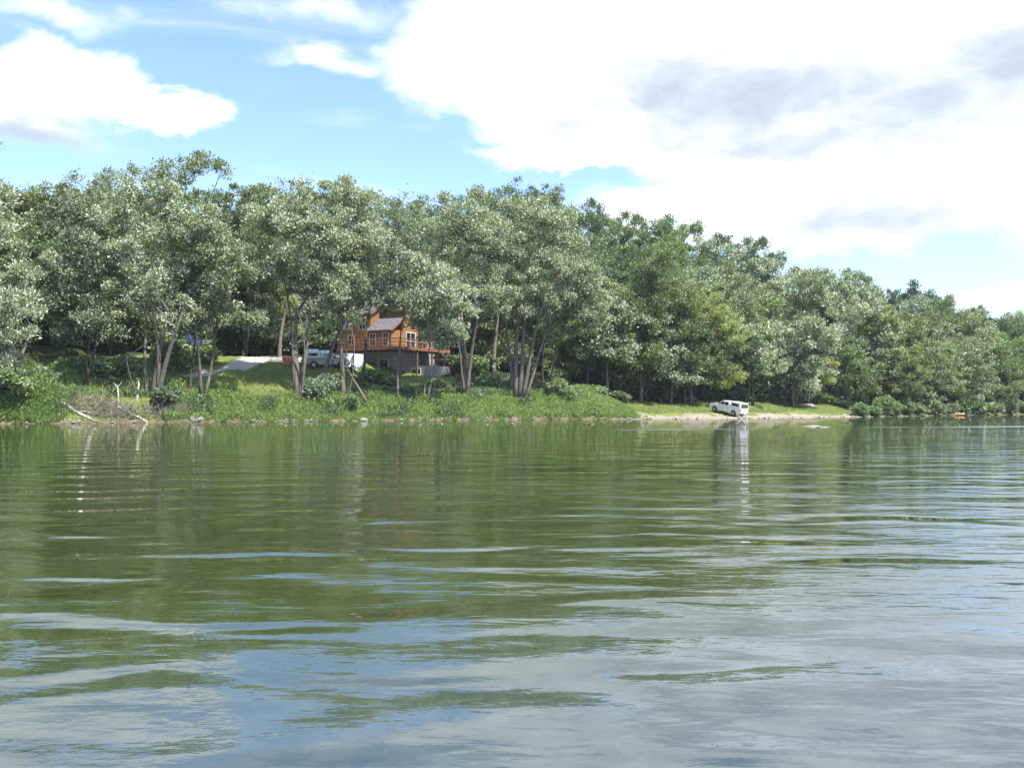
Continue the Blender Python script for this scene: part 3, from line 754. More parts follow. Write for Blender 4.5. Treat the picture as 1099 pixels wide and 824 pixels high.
def s_corner(rng, n):
    px = rng.uniform(-60, 66, n); s = rng.uniform(.3, 9, n)
    X = (px-CX)/FPX*np.interp(px, [p for p, _ in SH], [d for _, d in SH]); Y = shore(X)+s
    q = 1+.45*(np.sin(X*1.1)+np.sin(X*.7+Y*1.3))
    return X, Y, rng.random(n)**.6*1.1*np.clip(q, .1, 2)*np.clip(s/2, .15, 1)*np.clip((66-px)/20, 0, 1)
scatter('corner_weeds', 'thick bright green weeds heaped on the bank at far left', 'weeds', 60000, s_corner, .30, (.155, .23, .06, .15), 16, .42, .8)
scatter('lawn_grass', 'short patchy grass of the lawn between bank and wood', 'grass', 150000, s_lawn, .16, (.19, .225, .065, .2), 7, .22)
def s_floor(rng, n):
    px = rng.uniform(390, 620, n); s = rng.uniform(6, 20, n)
    X = (px-CX)/FPX*(np.interp(px, [p for p, _ in SH], [d for _, d in SH])+s); Y = shore(X)+s
    k = (nz(X, Y) > -.2)
    k &= ~((px < 490) & (s > 11))
    return X[k], Y[k], (rng.random(n)*.5)[k]
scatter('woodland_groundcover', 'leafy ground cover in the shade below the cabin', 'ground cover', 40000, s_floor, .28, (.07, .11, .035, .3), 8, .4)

# ------------------------------------------------------------------ pickup
def wheel(root, x, y, r=.39):
    side = 1 if y > 0 else -1
    w = MB(); n = 22
    def ring(rr, yy): return [(x+rr*math.cos(2*math.pi*i/n), yy, r+rr*math.sin(2*math.pi*i/n)) for i in range(n)]
    w.loft([ring(r*.9, y-side*.13), ring(r, y-side*.09), ring(r, y+side*.09), ring(r*.92, y+side*.13), ring(r*.62, y+side*.13), ring(r*.60, y+side*.08)])
    t = w.build('wheel', M['tyre'], root)
    q = MB(); q.loft([ring(r*.58, y+side*.082), ring(r*.56, y+side*.115), ring(r*.3, y+side*.10), ring(r*.14, y+side*.125)])
    q.build('rim', M['rim'], t)
def pickup(name, label, group, body_mat, cab_mat, cap_mat):
    """x forward, wheels on z=0; 5.4 m long, 1.9 m wide"""
    root = empty(name); tag(root, label, 'pickup truck', group)
    def arch(cx, n=9, r=.47): return [(cx+r*math.cos(math.pi*i/(n-1)), .40+r*math.sin(math.pi*i/(n-1))*.95) for i in range(n)]
    prof = [(2.62, .42), (2.70, .62), (2.68, .98), (2.50, 1.08), (1.35, 1.20), (1.15, 1.22), (-2.62, 1.22), (-2.66, .60), (-2.60, .42)]
    prof += list(reversed(arch(-1.55)))+list(reversed(arch(1.75)))
    b = MB(); b.prism(prof, -.95, .95)
    b.build('body', body_mat, root, bevel=.035)
    # cab: tapered greenhouse
    def gh(x0b, x0t, x1t, x1b, z0, z1, wb, wt):
        c = MB(); c.loft([[(x0b, -wb, z0), (x1b, -wb, z0), (x1b, wb, z0), (x0b, wb, z0)], [(x0t, -wt, z1), (x1t, -wt, z1), (x1t, wt, z1), (x0t, wt, z1)]]); return c
    gh(-.72, -.58, .62, 1.30, 1.20, 1.80, .90, .74).build('cab', cab_mat, root, bevel=.05)
    gh(-2.62, -2.50, -.76, -.76, 1.215, 1.93, .92, .82).build('truck_cap', cap_mat, root, bevel=.06)
    def pane(nm, pts, par=root, th=.012):
        v = [Vector(p) for p in pts]; nn = (v[1]-v[0]).cross(v[2]-v[0]).normalized()*th
        m = MB(); m.loft([[p-nn for p in v], [p+nn for p in v]]); return m.build(nm, M['glass'], par)
    for s in (-1, 1):
        def sd(x, z, wb=.90, wt=.74, z0=1.20, z1=1.80): return (x, s*(wb+(wt-wb)*(z-z0)/(z1-z0)+.006), z)
        pane('side_window', [sd(.28, 1.28), sd(1.02, 1.28), sd(.60, 1.70), sd(.28, 1.70)])
        pane('side_window', [sd(-.52, 1.28), sd(.18, 1.28), sd(.18, 1.70), sd(-.44, 1.70)])
        def cp(x, z): return sd(x, z, .92, .82, 1.215, 1.93)
        pane('cap_window', [cp(-2.25, 1.42), cp(-1.10, 1.42), cp(-1.10, 1.74), cp(-2.20, 1.74)])
        q = MB(); q.box((.95, s*1.05, 1.30), (.10, .20, .18)); q.build('wing_mirror', M['black'], root, bevel=.02)
        for hx in (.30, -.50):
            q = MB(); q.box((hx, s*.962, 1.08), (.16, .025, .035)); q.build('door_handle', M['black'], root)
        for qx in (.23, -.60, 1.12): q = MB(); q.box((qx, s*.952, .90), (.012, .006, .48)); q.build('door_seam', M['black'], root)
        q = MB(); q.box((2.62, s*.72, .86), (.14, .34, .18)); q.build('headlight', M['clearlamp'], root, bevel=.02)
        q = MB(); q.box((-2.64, s*.86, .98), (.08, .14, .36)); q.build('taillight', M['redlamp'], root, bevel=.015)
        for wx in (-1.55, 1.75): wheel(root, wx, s*.84)
    def fw(y, z): t = (z-1.20)/.60; return (1.30+(.62-1.30)*t+.012, y*(1-.14*t), z)
    pane('windscreen', [fw(-.78, 1.27), fw(.78, 1.27), fw(.76, 1.73), fw(-.76, 1.73)])
    def rw(y, z): t = (z-1.215)/.715; return (-2.62+.12*t-.012, y, z)
    pane('cap_rear_window', [rw(-.72, 1.30), rw(.72, 1.30), rw(.68, 1.80), rw(-.68, 1.80)])
    q = MB(); q.box((-2.74, 0, .56), (.20, 1.80, .20)); rb = q.build('rear_bumper', M['chrome'], root, bevel=.03)
    q = MB(); q.box((-2.846, 0, .58), (.012, .32, .15)); q.build('licence_plate', M['white'], rb)
    q = MB(); q.box((2.74, 0, .52), (.16, 1.84, .22)); q.build('front_bumper', M['chrome'], root, bevel=.03)
    q = MB(); q.box((2.69, 0, .84), (.04, 1.04, .26)); q.build('grille', M['black'], root, bevel=.01)
    q = MB(); q.box((-2.672, 0, .90), (.012, 1.40, .012)); q.box((-2.672, 0, 1.06), (.02, .26, .06)); q.build('tailgate_handle', M['black'], root)
    q = MB(); q.bx(-2.4, 2.4, -.55, .55, .30, .44); q.build('chassis', M['black'], root)
    return root
def seat(o, g, yaw, length=3.3, width=1.7, sc=1.0):
    """stand a vehicle on the slope"""
    f = Vector((math.cos(yaw), math.sin(yaw), 0)); l = Vector((-f.y, f.x, 0))
    def z(p): return float(hgt(p.x, p.y))
    zf, zb = z(g+f*length/2), z(g-f*length/2); zl, zr = z(g+l*width/2), z(g-l*width/2)
    F = (f*length+Vector((0, 0, zf-zb))).normalized(); Lv = (l*width+Vector((0, 0, zl-zr))).normalized(); U = F.cross(Lv).normalized(); Lv = U.cross(F)
    Mx = Matrix((F, Lv, U)).transposed().to_4x4(); Mx.translation = Vector((g.x, g.y, (zf+zb)/2+.01))
    o.matrix_world = Mx @ Matrix.Scale(sc, 4)
pk = pickup('pickup_truck', 'white pickup truck with white bed cap parked on the gravel beach', 'parked pickup trucks', M['wpaint'], M['wpaint'], M['wpaint'])
seat(pk, G(781.5, 444.3), R(180-52), sc=.97)
pk2 = pickup('pickup_truck', 'silver pickup truck with white bed cap parked beside the cabin behind the bank trees', 'parked pickup trucks', M['spaint'], M['wpaint'], M['wpaint'])
seat(pk2, G(349, 392.5), R(22), sc=.98)

# ------------------------------------------------------------------ white trailer
g = G(378, 398); tr = empty('box_trailer', tuple(g)); tag(tr, 'bright white box trailer between the silver pickup and the cabin deck', 'trailer')
tz = R(22)
q = MB(); q.prism([(-1.15, .42), (1.15, .42), (1.15, 1.95), (-1.15, 2.05)], -.85, .85); q.build('box', M['trailer'], tr, bevel=.02)
q = MB(); q.tube([(1.1, 0, .5), (2.0, 0, .45)], .05, 6); q.build('drawbar', M['black'], tr)
for s in (-1, 1): wheel(tr, -.1, s*.98, .32)
tr.rotation_euler = (0, 0, tz)

# ------------------------------------------------------------------ cabin
HT = R(30); HO = P(420, 373, 128.5); DZ = HO.z       # local origin: front right corner of the low wing at deck level
hs = empty('log_cabin', tuple(HO), -HT)
tag(hs, 'two-storey log cabin with grey roof, raised deck and grey basement behind the bank trees', 'house')
def hbox(nm, mat, x0, x1, y0, y1, z0, z1, par=hs, bevel=0):
    q = MB(); q.bx(x0, x1, y0, y1, z0, z1); return q.build(nm, mat, par, bevel)
GZ = -4.6
hbox('wall', M['log'], -9.0, -3.62, .35, 6.5, -.2, 4.75)          # tall left block
hbox('wall', M['log'], -3.6, 0, 0, 2.6, -.2, 2.35)               # low front wing
q = MB(); q.prism([(0, 0), (0, 0), (0, 0)], 0, 0) if False else None
q = MB(); q.add([(-3.6, 2.61, -.2), (0, 2.61, -.2), (0, 10, -.2), (-3.6, 10, -.2), (-3.6, 2.61, 5.0), (0, 2.61, 5.0), (0, 10, 5.0), (-3.6, 10, 5.0), (-3.6, 6.3, 7.0), (0, 6.3, 7.0)],
   [(0, 1, 2, 3), (0, 4, 5, 1), (2, 6, 7, 3), (1, 5, 9, 6, 2), (0, 3, 7, 8, 4), (4, 8, 9, 5), (8, 7, 6, 9)]); q.build('wall', M['log'], hs)
# gable triangle of left block
q = MB(); q.add([(-3.62, .35, 4.75), (-3.62, 6.5, 4.75), (-3.62, 3.4, 6.4), (-9.0, .35, 4.75), (-9.0, 6.5, 4.75), (-9.0, 3.4, 6.4)], [(0, 1, 2), (3, 5, 4), (0, 2, 5, 3), (1, 4, 5, 2)]); q.build('gable', M['log'], hs)
def roof_slab(nm, a, b, c, d, th=.16, mat='roof'):
    v = [Vector(p) for p in (a, b, c, d)]; n = (v[1]-v[0]).cross(v[2]-v[0]).normalized()
    if n.z < 0: n = -n
    q = MB(); q.loft([[p+n*.02 for p in v], [p+n*th for p in v]]); return q.build(nm, M[mat], hs)
r1 = roof_slab('roof', (-9.4, -.15, 4.50), (-3.2, -.15, 4.50), (-3.2, 3.4, 6.42), (-9.4, 3.4, 6.42))
roof_slab('roof', (-9.4, 7.0, 4.5), (-3.2, 7.0, 4.5), (-3.2, 3.4, 6.44), (-9.4, 3.4, 6.44))
roof_slab('roof', (-3.9, -.45, 2.15), (.35, -.45, 2.15), (.35, 2.58, 4.1), (-3.6, 2.58, 4.1))
roof_slab('roof', (-3.9, 2.2, 4.80), (.4, 2.2, 4.80), (.4, 6.3, 7.02), (-3.9, 6.3, 7.02))
roof_slab('roof', (-3.9, 10.4, 4.80), (.4, 10.4, 4.80), (.4, 6.3, 7.04), (-3.9, 6.3, 7.04))
q = MB(); q.bx(-7.2, -6.4, 3.9, 4.7, 5.6, 7.4); q.build('chimney', M['block'], r1)
# fascias under the gables
for (y0, z0, y1, z1, x) in ((-.15, 4.50, 3.4, 6.42, -3.18), (7.0, 4.5, 3.4, 6.42, -3.18), (-.45, 2.15, 2.58, 4.1, .37), (2.2, 4.8, 6.3, 7.02, .42), (10.4, 4.8, 6.3, 7.02, .42)):
    q = MB(); q.add([(x-.02, y0, z0-.12), (x-.02, y1, z1-.12), (x-.02, y1, z1+.14), (x-.02, y0, z0+.14), (x+.03, y0, z0-.12), (x+.03, y1, z1-.12), (x+.03, y1, z1+.14), (x+.03, y0, z0+.14)],
        [(0, 1, 2, 3), (4, 7, 6, 5), (0, 4, 5, 1), (1, 5, 6, 2), (2, 6, 7, 3), (3, 7, 4, 0)]); q.build('fascia', M['deckwood'], hs)
def window(axis, c, w, h, z, curtain=False, bars=True, nm='window'):
    """axis 'f': on a front wall at y=c[1]; 'r': on the right wall at x=c[0]"""
    def bx(x0, x1, d0, d1, z0, z1, q):
        if axis == 'f': q.bx(c[0]+x0, c[0]+x1, c[1]-d1, c[1]-d0, z+z0, z+z1)
        else: q.bx(c[0]+d0, c[0]+d1, c[1]+x0, c[1]+x1, z+z0, z+z1)
    q = MB(); t = .09
    bx(-w/2-t, w/2+t, .003, .07, -t, 0, q); bx(-w/2-t, w/2+t, .003, .07, h, h+t, q); bx(-w/2-t, -w/2, .003, .07, 0, h, q); bx(w/2, w/2+t, .003, .07, 0, h, q)
    if bars: bx(-.03, .03, .012, .06, 0, h, q); bx(-w/2, -.03, .012, .055, h*.48, h*.48+.05, q); bx(.03, w/2, .012, .055, h*.48, h*.48+.05, q)
    f = q.build(nm, M['white'], hs)
    q = MB(); bx(-w/2, w/2, .004, .012, 0, h, q); q.build('pane', M['curtain'] if curtain else M['glass'], f)
window('f', (-7.6, .35), 1.0, 1.3, 2.7, True); window('f', (-5.0, .35), 1.0, 1.4, 2.6)
window('f', (-3.0, 0), .8, 1.5, .35); window('f', (-.9, 0), .75, 1.6, .35, False, True)
window('f', (-6.8, .35), 1.0, 1.2, .6)
window('r', (0, 6.2), 2.0, 1.2, 3.4, False); window('r', (0, 8.6), .9, 1.2, 3.4)
window('r', (0, 4.2), 1.9, 2.1, .05, nm='patio_door'); window('r', (0, 6.9), 2.2, 2.1, .05, nm='patio_door'); window('r', (0, 9.1), .9, 1.5, .5)
# basement
hbox('basement_wall', M['block'], -8.0, -.02, .55, 9.9, GZ, -.42)
hbox('basement_wall', M['block'], 0, 5.2, 1.4, 6.0, GZ, -2.4)
window('f', (-5.6, .55), 1.6, 2.2, GZ+1.4, False, False, 'basement_door')
window('f', (-1.6, .55), 1.3, .9, -2.4, False, False); window('f', (3.0, 1.4), 1.2, .8, -3.6, False, False)
# deck
dk = hbox('deck', M['deckwood'], -6.8, 3.4, -2.6, -.02, -.30, -.06)
hbox('deck', M['deckwood'], .02, 3.4, 0.0, 8.5, -.30, -.06)
hbox('deck_fascia', M['deckwood'], -6.8, 3.4, -2.68, -2.61, -.42, -.02); hbox('deck_fascia', M['deckwood'], 3.41, 3.48, -2.6, 8.5, -.42, -.02)
for x, y in ((-6.6, -2.4), (-3.4, -2.4), (-.2, -2.4), (3.2, -2.4), (3.2, 1.2), (3.2, 4.6), (3.2, 8.2)):
    q = MB(); q.bx(x-.1, x+.1, y-.1, y+.1, GZ-1.2, -.305); q.build('deck_post', M['post'], hs)
def rail(a, b):
    a = Vector(a); b = Vector(b); n = max(2, int((b-a).length/1.6)); d = (b-a)
    q = MB()
    for zz in (.16, .55, .98): q.tube([a+Vector((0, 0, zz)), b+Vector((0, 0, zz))], .045, 5)
    for i in range(n+1): p = a+d*(i/n); q.tube([p+Vector((0, 0, -.05)), p+Vector((0, 0, 1.08))], .055, 5)
    m = int((b-a).length/.22)
    for i in range(m): p = a+d*((i+.5)/m); q.tube([p+Vector((0, 0, .16)), p+Vector((0, 0, .98))], .014, 4)
    q.build('railing', M['deckwood'], hs)
rail((-6.7, -2.5, 0), (3.3, -2.5, 0)); rail((3.3, -2.45, 0), (3.3, 8.4, 0))
# steps
q = MB()
for i in range(12): q.bx(3.5+i*.28, 3.5+i*.28+.32, 5.6, 6.7, -.55-i*.30, -.49-i*.30)
q.build('stairs', M['deckwood'], hs)

# tan-roofed building among the trees at the right edge
g = P(1102, 409, 226); sh = empty('small_house', tuple(g), R(-10)); tag(sh, 'small building showing only its tan roof edge among the trees at the right edge', 'house')
q = MB(); q.bx(-4, 4, -2.5, 2.5, -4.5, 1.0); q.build('wall', M['boards'], sh)
q = MB(); q.add([(-4.4, -3, 1.0), (4.4, -3, 1.0), (4.4, 0, 2.9), (-4.4, 0, 2.9), (4.4, 3, 1.0), (-4.4, 3, 1.0)], [(0, 1, 2, 3), (3, 2, 4, 5), (0, 3, 5), (1, 4, 2), (0, 5, 4, 1)]); q.build('roof', M['tanroof'], sh)

# ------------------------------------------------------------------ small things around the drive
g = G(308.5, 392); bs = empty('brick_stack', tuple(g), R(8)); tag(bs, 'low stack of reddish bricks at the end of the gravel drive', 'brick stack')
for k in range(4):
    q = MB()
    for j in range(4): q.bx(-.55+j*.28, -.29+j*.28, -.4, .4, k*.24+.01, k*.24+.23)
    q.build('course', M['brick'], bs, bevel=.01)
g = G(315.5, 393); q = MB(); q.bx(-.05, .05, -.05, .05, -.2, .9); po = empty('sign_post', tuple(g)); tag(po, 'short post with a blank white board beside the thick forked trunk', 'sign'); q.build('post', M['white'], po)
q = MB(); q.bx(-.24, .24, -.085, -.055, .35, .98); q.build('board', M['white'], po)
g = G(296, 388); rf = empty('rail_fence', tuple(g), R(4)); tag(rf, 'low pale log rail beside the gravel drive', 'fence')
for x in (-1.6, 1.4): q = MB(); q.tube([(x, 0, -.2), (x, 0, .62)], .09, 7); q.build('fence_post', M['drift'], rf)
for zz in (.22, .52): q = MB(); q.tube([(-1.9, 0, zz), (0, .03, zz+.02), (1.7, 0, zz-.02)], .07, 7); q.build('rail', M['drift'], rf)

def rock_mb(r, rng, sq=.6, sub=2):
    bm = bmesh.new(); bmesh.ops.create_icosphere(bm, subdivisions=sub, radius=1)
    a = rng.standard_normal((4, 3))
    for v in bm.verts:
        d = 1+.16*math.sin(2.3*v.co.dot(Vector(a[0]))+1)+.12*math.sin(4*v.co.dot(Vector(a[1])))+.06*math.sin(8*v.co.dot(Vector(a[2])))
        v.co = v.co*d; v.co.z *= sq; v.co *= r
    me = bpy.data.meshes.new('rock'); bm.to_mesh(me); bm.free(); return me
rr = np.random.default_rng(77)
rocks = []
for px, py, r, lb in ((872, 457.5, .7, 'flat rock just breaking the water off the right end of the lawn'), (884, 458.2, .55, 'smaller flat rock in the water right of the larger one'),
                   (868, 436, .9, 'pale boulder under the round white-green maple'), (622, 431, .8, 'pale boulder hidden in weeds by the mound'), (390, 450.8, .55, 'grey stone at the waterline below the cabin'),
                   (212, 450.5, .9, 'low grey rock at the waterline below the twin trunks'), (672, 440, .35, 'small dark stone on the grass beyond the weedy mound'), (430, 450.5, .35, 'small stone at the waterline below the slim pale maple')):
    o = link('rock', rock_mb(1, rr), M['rock'])
    if py > 455: p = P(px, py, CAMZ*FPX/(py-HY)); p.z = -.06; o.scale = (r*1.5, r, r*.35)
    else: p = G(px, py); o.scale = (r, r*.8, r*.8)
    o.location = p; o.rotation_euler = (0, 0, rr.random()*6); tag(o, lb, 'rock', 'rocks by the water')
# stony litter on the bare foot of the bank: uncountable
V = []; 
q = MB()
for i in range(900):
    px = rr.uniform(-10, 1000); X = (px-CX)/FPX*float(np.interp(px, [p for p, _ in SH], [d for _, d in SH])); s = abs(rr.normal())*.9+.05
    if 60 < px < 230: s = rr.random()*3
    Y = float(shore(X))+s; z = float(hgt(X, Y)); r = .05+.16*rr.random()**2
    ang = rr.random()*6
    c = Vector((X, Y, z+r*.3))
    pts = [(1, 0, 0), (.2, .9, 0), (-.8, .5, .1), (-.9, -.5, 0), (.1, -1, .1), (0, 0, .75), (0, 0, -.6)]
    vs = [c+Matrix.Rotation(ang, 3, 'Z') @ Vector(p)*r*(.8+.4*rr.random()) for p in pts]
    q.add(vs, [(i_, (i_+1) % 5, 5) for i_ in range(5)]+[((i_+1) % 5, i_, 6) for i_ in range(5)])
tag(q.build('shore_stones', M['rock']), 'scattered small stones along the muddy waterline', 'stones', kind='stuff')

# rubble heap by the drive
g = G(264, 379); q = MB()
for i in range(130):
    a = rr.random()*6.28; d = rr.random()**.6*2.2; z = max(0, (1.9-d*.8))*rr.random(); r = .14+.22*rr.random()
    q.box((g.x+d*math.cos(a), g.y+d*.7*math.sin(a), g.z+z), (r*2, r*1.5, r), None)
h_ = q.build('rubble_heap', M['flower'], bevel=.02); tag(h_, 'tawny heap of broken stone and dry brush at the top of the drive', 'rubble heap')

# driftwood
def drift(name, label, pts, rad, cat='log', mat='drift', branches=()):
    root = empty(name, tuple(pts[0])); o0 = Vector(pts[0]); tag(root, label, cat, 'driftwood on the slumped bank')
    q = MB(); q.tube([Vector(p)-o0 for p in pts], rad, 7); q.build('stem', M[mat], root, smooth=True)
    for b, r in branches:
        q = MB(); q.tube([Vector(p)-o0 for p in b], [r, r*.8, r*.3][:len(b)], 5); q.build('branch', M[mat], root, smooth=True)
def gp(px, py, up=.12): v = G(px, py); v.z += up; return v
drift('driftwood_log', 'long bleached log sloping down the bank to the water at far left', [gp(52, 432, .7), gp(66, 437, .5), gp(80, 444, .25), gp(92, 449, .15), gp(104, 453, 0)], [.06, .11, .14, .13, .10], branches=[([gp(80, 444, .25), gp(95, 446, .35), gp(102, 449, .3)], .06), ([gp(62, 436, .5), gp(56, 440, .4)], .05)])
drift('driftwood_log', 'second bleached log with a fork lying right of the long one', [gp(126, 440, .35), gp(140, 446, .2), gp(150, 450, .12), gp(158, 453.5, .02)], [.07, .11, .13, .12], branches=[([gp(140, 446, .2), gp(150, 446, .3)], .05)])
drift('bare_snag', 'upright pale broken branch standing on the slumped bank', [gp(126, 438, 0), gp(127, 431, .7), gp(126, 425, .9), gp(122, 422, 1.0)], [.08, .07, .05, .03], cat='branch', branches=[([gp(126, 426, .9), gp(130, 422, 1.0), gp(131, 420, 1.1)], .03)])
drift('bare_snag', 'reddish leaning snag at the right edge of the bushy corner', [gp(50, 425, 0), gp(54, 415, .8), gp(58, 405, 1.0)], [.15, .12, .05], cat='branch', mat='root', branches=[([gp(54, 415, .8), gp(60, 411, 1), gp(62, 409, 1)], .05)])
drift('bare_snag', 'short pale stump branch beside the large multi-trunk maple', [gp(147, 430, 0), gp(149, 421, .8), gp(148, 416, 1)], [.10, .08, .03], cat='branch')
drift('driftwood_log', 'brown muddy log half buried below the twin straight trunks', [gp(178, 436, .25), gp(188, 441, .2), gp(198, 446, .1)], [.16, .18, .12], mat='root')
# brush pile
def brush(label, px0, px1, py0, py1, n, seed):
    r_ = np.random.default_rng(seed); g = G((px0+px1)/2, py1); q = MB()
    for i in range(n):
        p = G(r_.uniform(px0, px1), r_.uniform(py0, py1)); ln = r_.uniform(.5, 1.9)
        d = Vector((r_.normal(), r_.normal()*.4, r_.random()*1.1-.1)).normalized(); p.z += r_.random()*.35
        b = p+d*ln; q.tube([p, p.lerp(b, .5)+Vector((0, 0, r_.normal()*.12)), b], [.035, .028, .010], 4, False)
    o = q.build('brush_pile', M['twig']); tag(o, label, 'brush pile', 'brush piles on the bank')
brush('tangle of grey dead twigs on the slumped bank between the bleached logs', 58, 118, 428, 447, 210, 5)
brush('flat mat of muddy twigs and roots at the waterline under the multi-trunk maple', 110, 200, 440, 451, 260, 6)

# blue tarp hung between the trunks
g = G(205, 398); tp = empty('hanging_tarp', (g.x, g.y+1, P(205, 362, g.y).z)); tag(tp, 'dark blue tarp strung between trunks above the grass', 'tarp')
nx, ny = 16, 8; vs = []; fs = []
for j in range(ny):
    for i in range(nx):
        u, v = i/(nx-1), j/(ny-1)
        vs.append(((u-.5)*1.9, (v-.5)*1.2+.1*math.sin(u*9), (v-.5)*.8-.6*(u-.4)-.3*math.sin(u*math.pi)+.08*math.sin(u*17+v*5)))
for j in range(ny-1):
    for i in range(nx-1): k = j*nx+i; fs.append((k, k+1, k+nx+1, k+nx))
q = MB(); q.add(vs, fs); o = q.build('sheet', M['tarp'], tp, smooth=True); md = o.modifiers.new('thick', 'SOLIDIFY'); md.thickness = .02
q = MB(); q.tube([(-.95, 0, .1), (-3.2, 0, .6)], .02, 4); q.tube([(.95, 0, -.35), (2.6, 0, -.2)], .02, 4); q.build('rope', M['white'], tp)

# kayak pulled up at the right
D = shoreD(1030)-1.6; g = GD(1030, D); g.z = .05; ky = empty('kayak', tuple(g), R(38)); tag(ky, 'small tan kayak at the foot of the wooded shore far right', 'kayak')
q = MB(); rings = []
for i in range(13):
    t = i/12*2-1; w = .36*(1-abs(t)**2.4)+.02; h = .17; up = .16*abs(t)**3
    rings.append([(t*1.7, w*math.cos(a), up+.18+h*math.sin(a)*(1 if math.sin(a) > 0 else 1.0)) for a in (2*math.pi*k/12 for k in range(12))])
q.loft(rings); q.build('hull', M['kayak'], ky, smooth=True)
q = MB(); q.tube([(.5*math.cos(a)*1.0, .24*math.sin(a), .36) for a in (2*math.pi*k/16 for k in range(17))], .03, 5); q.build('cockpit_rim', M['black'], ky)
q = MB(); q.bx(-.36, -.28, -.18, .18, .2, .62); q.build('seat', M['clearlamp'], ky, bevel=.02)

# picnic bench under the trees
g = G(739, 431.5); pb = empty('picnic_table', tuple(g), R(12)); tag(pb, 'weathered picnic table in the shade left of the beach pickup', 'picnic table')
q = MB()
for k in range(4): q.bx(-.95, .95, -.40+k*.205, -.22+k*.205, .72, .76)
q.build('tabletop', M['drift'], pb)
for s in (-1, 1):
    q = MB(); q.bx(-.95, .95, s*.72-.13, s*.72+.13, .42, .46); q.build('seat', M['drift'], pb)
    for e in (-1, 1): q = MB(); q.tube([(e*.7, s*.22, .715), (e*.7, s*.66, -.1)], .045, 4); q.build('leg', M['post'], pb)

# ------------------------------------------------------------------ sun, sky, clouds
AZ, EL = R(52), R(58)      # sun behind the camera's right shoulder
sd = Vector((math.sin(AZ)*math.cos(EL), -math.cos(AZ)*math.cos(EL), math.sin(EL)))
sun = bpy.data.lights.new('sun', 'SUN'); sun.energy = 4.9; sun.angle = R(.55); sun.color = (1, .955, .88)
so = bpy.data.objects.new('sun', sun); COL.objects.link(so); so.rotation_euler = sd.to_track_quat('Z', 'Y').to_euler(); so.location = (60, -60, 90)

wd = bpy.data.worlds.new('World'); scene.world = wd; wd.use_nodes = True; nt = wd.node_tree; nt.nodes.clear()
out = N(nt, 'ShaderNodeOutputWorld'); bg = N(nt, 'ShaderNodeBackground', Strength=.11)
sk = N(nt, 'ShaderNodeTexSky', _sky_type='NISHITA'); sk.sun_disc = False; sk.sun_elevation = EL; sk.sun_rotation = math.atan2(sd.x, sd.y)
sk.altitude = 200; sk.air_density = 1.0; sk.dust_density = .6; sk.ozone_density = 1.0
tc = N(nt, 'ShaderNodeTexCoord'); sep = N(nt, 'ShaderNodeSeparateXYZ'); L(nt, tc.outputs['Generated'], sep.inputs[0])
x, y, z = sep.outputs
# azimuth and elevation in degrees
az = MATH(nt, 'MULTIPLY', MATH(nt, 'ARCTAN2', x, y), 57.2958)
el = MATH(nt, 'MULTIPLY', MATH(nt, 'ARCSINE', z), 57.2958)
def cn(s, det, rough, dist=0.0, stretch=2.2, off=0):
    mp = N(nt, 'ShaderNodeMapping', Scale=(1, 1, stretch), Location=(off, off*.7, 0)); L(nt, tc.outputs['Generated'], mp.inputs[0])
    q = N(nt, 'ShaderNodeTexNoise', Scale=s, Detail=det, Roughness=rough, Distortion=dist); L(nt, mp.outputs[0], q.inputs['Vector']); return q.outputs[0]
n_big = cn(3.2, 3., .5); n_mid = cn(9, 8., .58, .3, 2.0, 3); n_fine = cn(26, 8., .62, .4, 1.8, 7)
azw = MATH(nt, 'ADD', az, MATH(nt, 'MULTIPLY', MATH(nt, 'SUBTRACT', n_mid, .5), 7))
elw = MATH(nt, 'ADD', el, MATH(nt, 'MULTIPLY', MATH(nt, 'SUBTRACT', cn(9, 8., .58, .3, 2.0, 11), .5), 4.5))
def deg(px, py):
    v = Vector(((px-CX)/FPX, 1, (HY-py)/FPX)).normalized()
    return math.degrees(math.atan2(v.x, v.y)), math.degrees(math.asin(v.z))
def ell(px, py, rx, ry, soft=.35):
    a, e = deg(px, py); k = math.degrees(1/FPX)
    da = MATH(nt, 'DIVIDE', MATH(nt, 'SUBTRACT', azw, a), rx*k*.97); de = MATH(nt, 'DIVIDE', MATH(nt, 'SUBTRACT', elw, e), ry*k)
    r = MATH(nt, 'SQRT', MATH(nt, 'ADD', MATH(nt, 'MULTIPLY', da, da), MATH(nt, 'MULTIPLY', de, de)))
    return MATH(nt, 'DIVIDE', MATH(nt, 'SUBTRACT', 1, r), soft*1.0)
def union(L_):
    o = L_[0]
    for q in L_[1:]: o = MATH(nt, 'MAXIMUM', o, q)
    return o
cl = union([ell(80, 88, 78, 40, .3), ell(175, 118, 66, 22, .35), ell(35, 112, 95, 28, .4), ell(15, 134, 115, 20, .9),
            ell(800, 40, 360, 110, .14), ell(700, 100, 230, 75, .2), ell(950, 130, 300, 90, .2), ell(640, 165, 150, 18, .3),
            ell(860, 225, 250, 52, .2), ell(1020, 212, 110, 28, .3), ell(540, 60, 140, 72, .3), ell(1075, 316, 60, 18, .5),
            ell(360, 70, 80, 16, 1.1), ell(60, 12, 80, 16, 1.2), ell(330, 12, 110, 16, 1.6), ell(1150, 150, 90, 120, .3)])
dens = MATH(nt, 'ADD', cl, MATH(nt, 'MULTIPLY', MATH(nt, 'SUBTRACT', n_fine, .5), 1.0))
